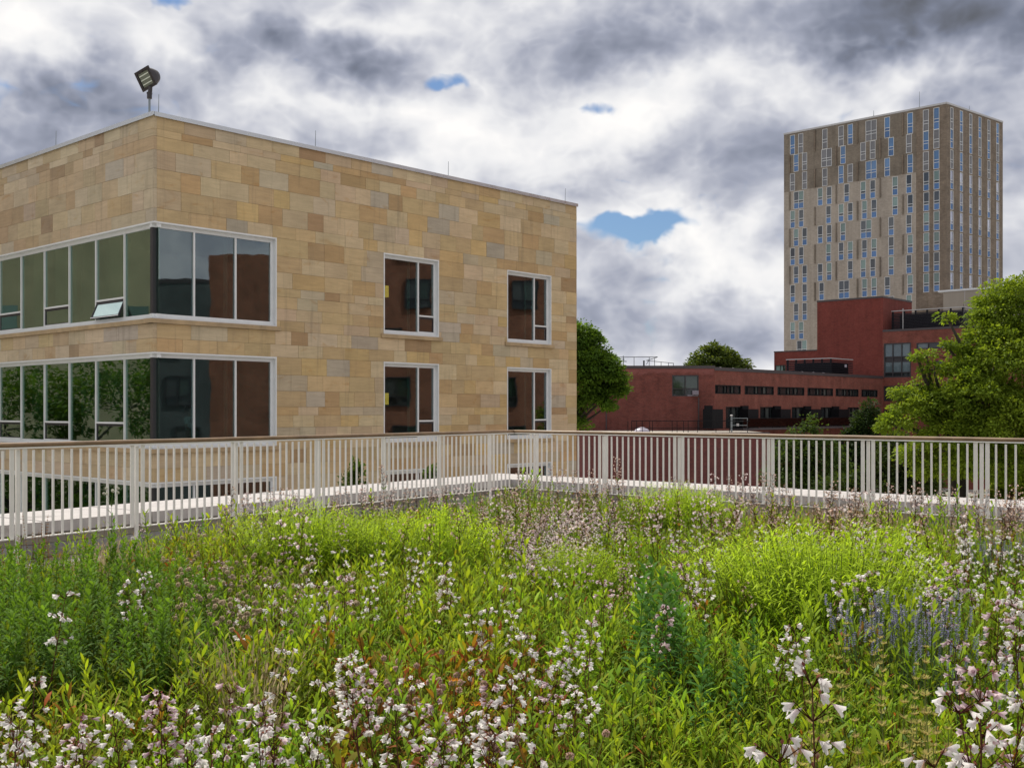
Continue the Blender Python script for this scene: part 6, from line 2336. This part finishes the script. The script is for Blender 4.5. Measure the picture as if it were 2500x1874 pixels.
xs, ys = [], []
Yc = 2.3
while Yc < 17.9:
    step = 0.062 + 0.0045 * Yc
    xm = 0.50 * Yc + 1.5
    k = int(2 * xm / step)
    x = -xm + 2 * xm * (np.arange(k) + nrng.random(k)) / k
    xs.append(x)
    ys.append(Yc + (nrng.random(k) - 0.5) * step * 1.6)
    Yc += step
xs, ys = np.concatenate(xs), np.concatenate(ys)
keep = np.array([in_bed(a, c, 0.80 + 0.5 * random.random()) for a, c in zip(xs, ys)])
pxs = CX + FPX * xs / ys
patio = (pxs < 330) & (ys > 8.6) & (nrng.random(len(xs)) < 0.72)
keep &= ~patio
xs, ys, pxs = xs[keep], ys[keep], pxs[keep]
N = len(xs)
n1 = val_noise(xs, ys, 1.3, 1)
n2 = val_noise(xs, ys, 0.55, 2)
n3 = val_noise(xs, ys, 3.1, 3)
n4 = val_noise(xs, ys, 0.9, 4)
edge = np.array([min(to_rails(a, c)) for a, c in zip(xs, ys)])
which = nrng.integers(0, 10, N)
which = np.where((n4 > 0.60) & (nrng.random(N) < 0.12), nrng.integers(10, 13, N), which)
which = np.where((n1 > 0.74) & (nrng.random(N) < 0.22), nrng.integers(13, 16, N), which)
which = np.where((edge < 2.2) & (nrng.random(N) < 0.40), nrng.integers(13, 18, N), which)
which = np.where((pxs > 1800) & (edge < 3.2) & (nrng.random(N) < 0.45), nrng.integers(15, 18, N), which)
scale = (0.70 + 0.65 * n3) * (0.9 + 0.3 * n2) * np.where(edge < 2.0, 0.80, 1.0) * nrng.uniform(0.75, 1.3, N) * 0.86
which = np.where((pxs > 800) & (pxs < 1360) & (ys < 5.4) & (nrng.random(N) < 0.55), nrng.integers(10, 13, N), which)
for px_, Y_, sc_, _l in mounds:                       # nothing else grows inside the mounds
    dm_ = np.hypot(xs - (px_ - CX) / FPX * Y_, ys - Y_)
    scale *= np.where(dm_ < 0.42 * sc_, 0.45, 1.0)
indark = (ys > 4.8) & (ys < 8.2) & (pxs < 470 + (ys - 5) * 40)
which = np.where(indark, nrng.integers(0, 10, N), which)
near_ = which.copy()
which = np.where((nrng.random(N) < 0.12) & (edge > 1.5), nrng.integers(18, 21, N), which)
which = np.where(ys > 6.5, which + 21, which)
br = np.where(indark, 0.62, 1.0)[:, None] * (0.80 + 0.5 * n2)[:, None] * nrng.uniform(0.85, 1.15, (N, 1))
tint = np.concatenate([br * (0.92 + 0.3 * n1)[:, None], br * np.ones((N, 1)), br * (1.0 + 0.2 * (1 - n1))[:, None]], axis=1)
pos = np.stack([xs, ys, np.full(N, 0.045)], axis=1)
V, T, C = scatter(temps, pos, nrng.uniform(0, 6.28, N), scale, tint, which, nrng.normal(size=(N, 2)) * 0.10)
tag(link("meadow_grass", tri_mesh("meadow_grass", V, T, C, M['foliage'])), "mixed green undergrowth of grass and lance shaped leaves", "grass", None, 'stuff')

# the rest of the flower stalks, past the three hundred that show largest: one object
fx, fy, fk, fs = [], [], [], []
while len(fx) < 470:
    m = rr_.random()
    if m < 0.40:                                                     # the drift below the corner
        px, py = rr_.gauss(1370, 95), rr_.gauss(1285, 45)
        h, ks = rr_.uniform(0.32, 0.5), ("blush", "blush", "blush", "lilac")
    elif m < 0.88:                                                   # along the back edge
        px, py = rr_.uniform(620, 2500), rr_.uniform(1185, 1270)
        h, ks = rr_.uniform(0.42, 0.74), ("dry", "dry", "dry", "blush")
    else:                                                            # thin through the middle
        px, py = rr_.uniform(350, 2500), rr_.uniform(1270, 1480)
        h, ks = rr_.uniform(0.38, 0.52), ("dry", "blush")
    if py < 1195:
        py = 1195
    x, y = ground_at(px, py, h)
    if not in_bed(x, y, 0.55) or any(math.hypot(x - (q[0] - CX) / FPX * q[1], y - q[1]) < 0.55 * q[2] for q in mounds):
        continue
    fx.append(x)
    fy.append(y)
    fk.append(rr_.choice(BY[rr_.choice(ks)]))
    fs.append(h / 0.62)
n = len(fx)
V, T, C = scatter(PEN_ARR, np.stack([np.array(fx), np.array(fy), np.full(n, 0.05)], axis=1), nrng.uniform(0, 6.28, n), np.array(fs), nrng.uniform(0.85, 1.1, (n, 1)) * np.ones((n, 3)), np.array(fk), nrng.normal(size=(n, 2)) * 0.10)
tag(link("meadow_flowers", tri_mesh("meadow_flowers", V, T, C, M['petal'])), "thin flower stalks with small faded pink and white blooms scattered far back in the meadow", "flowers", None, 'stuff')
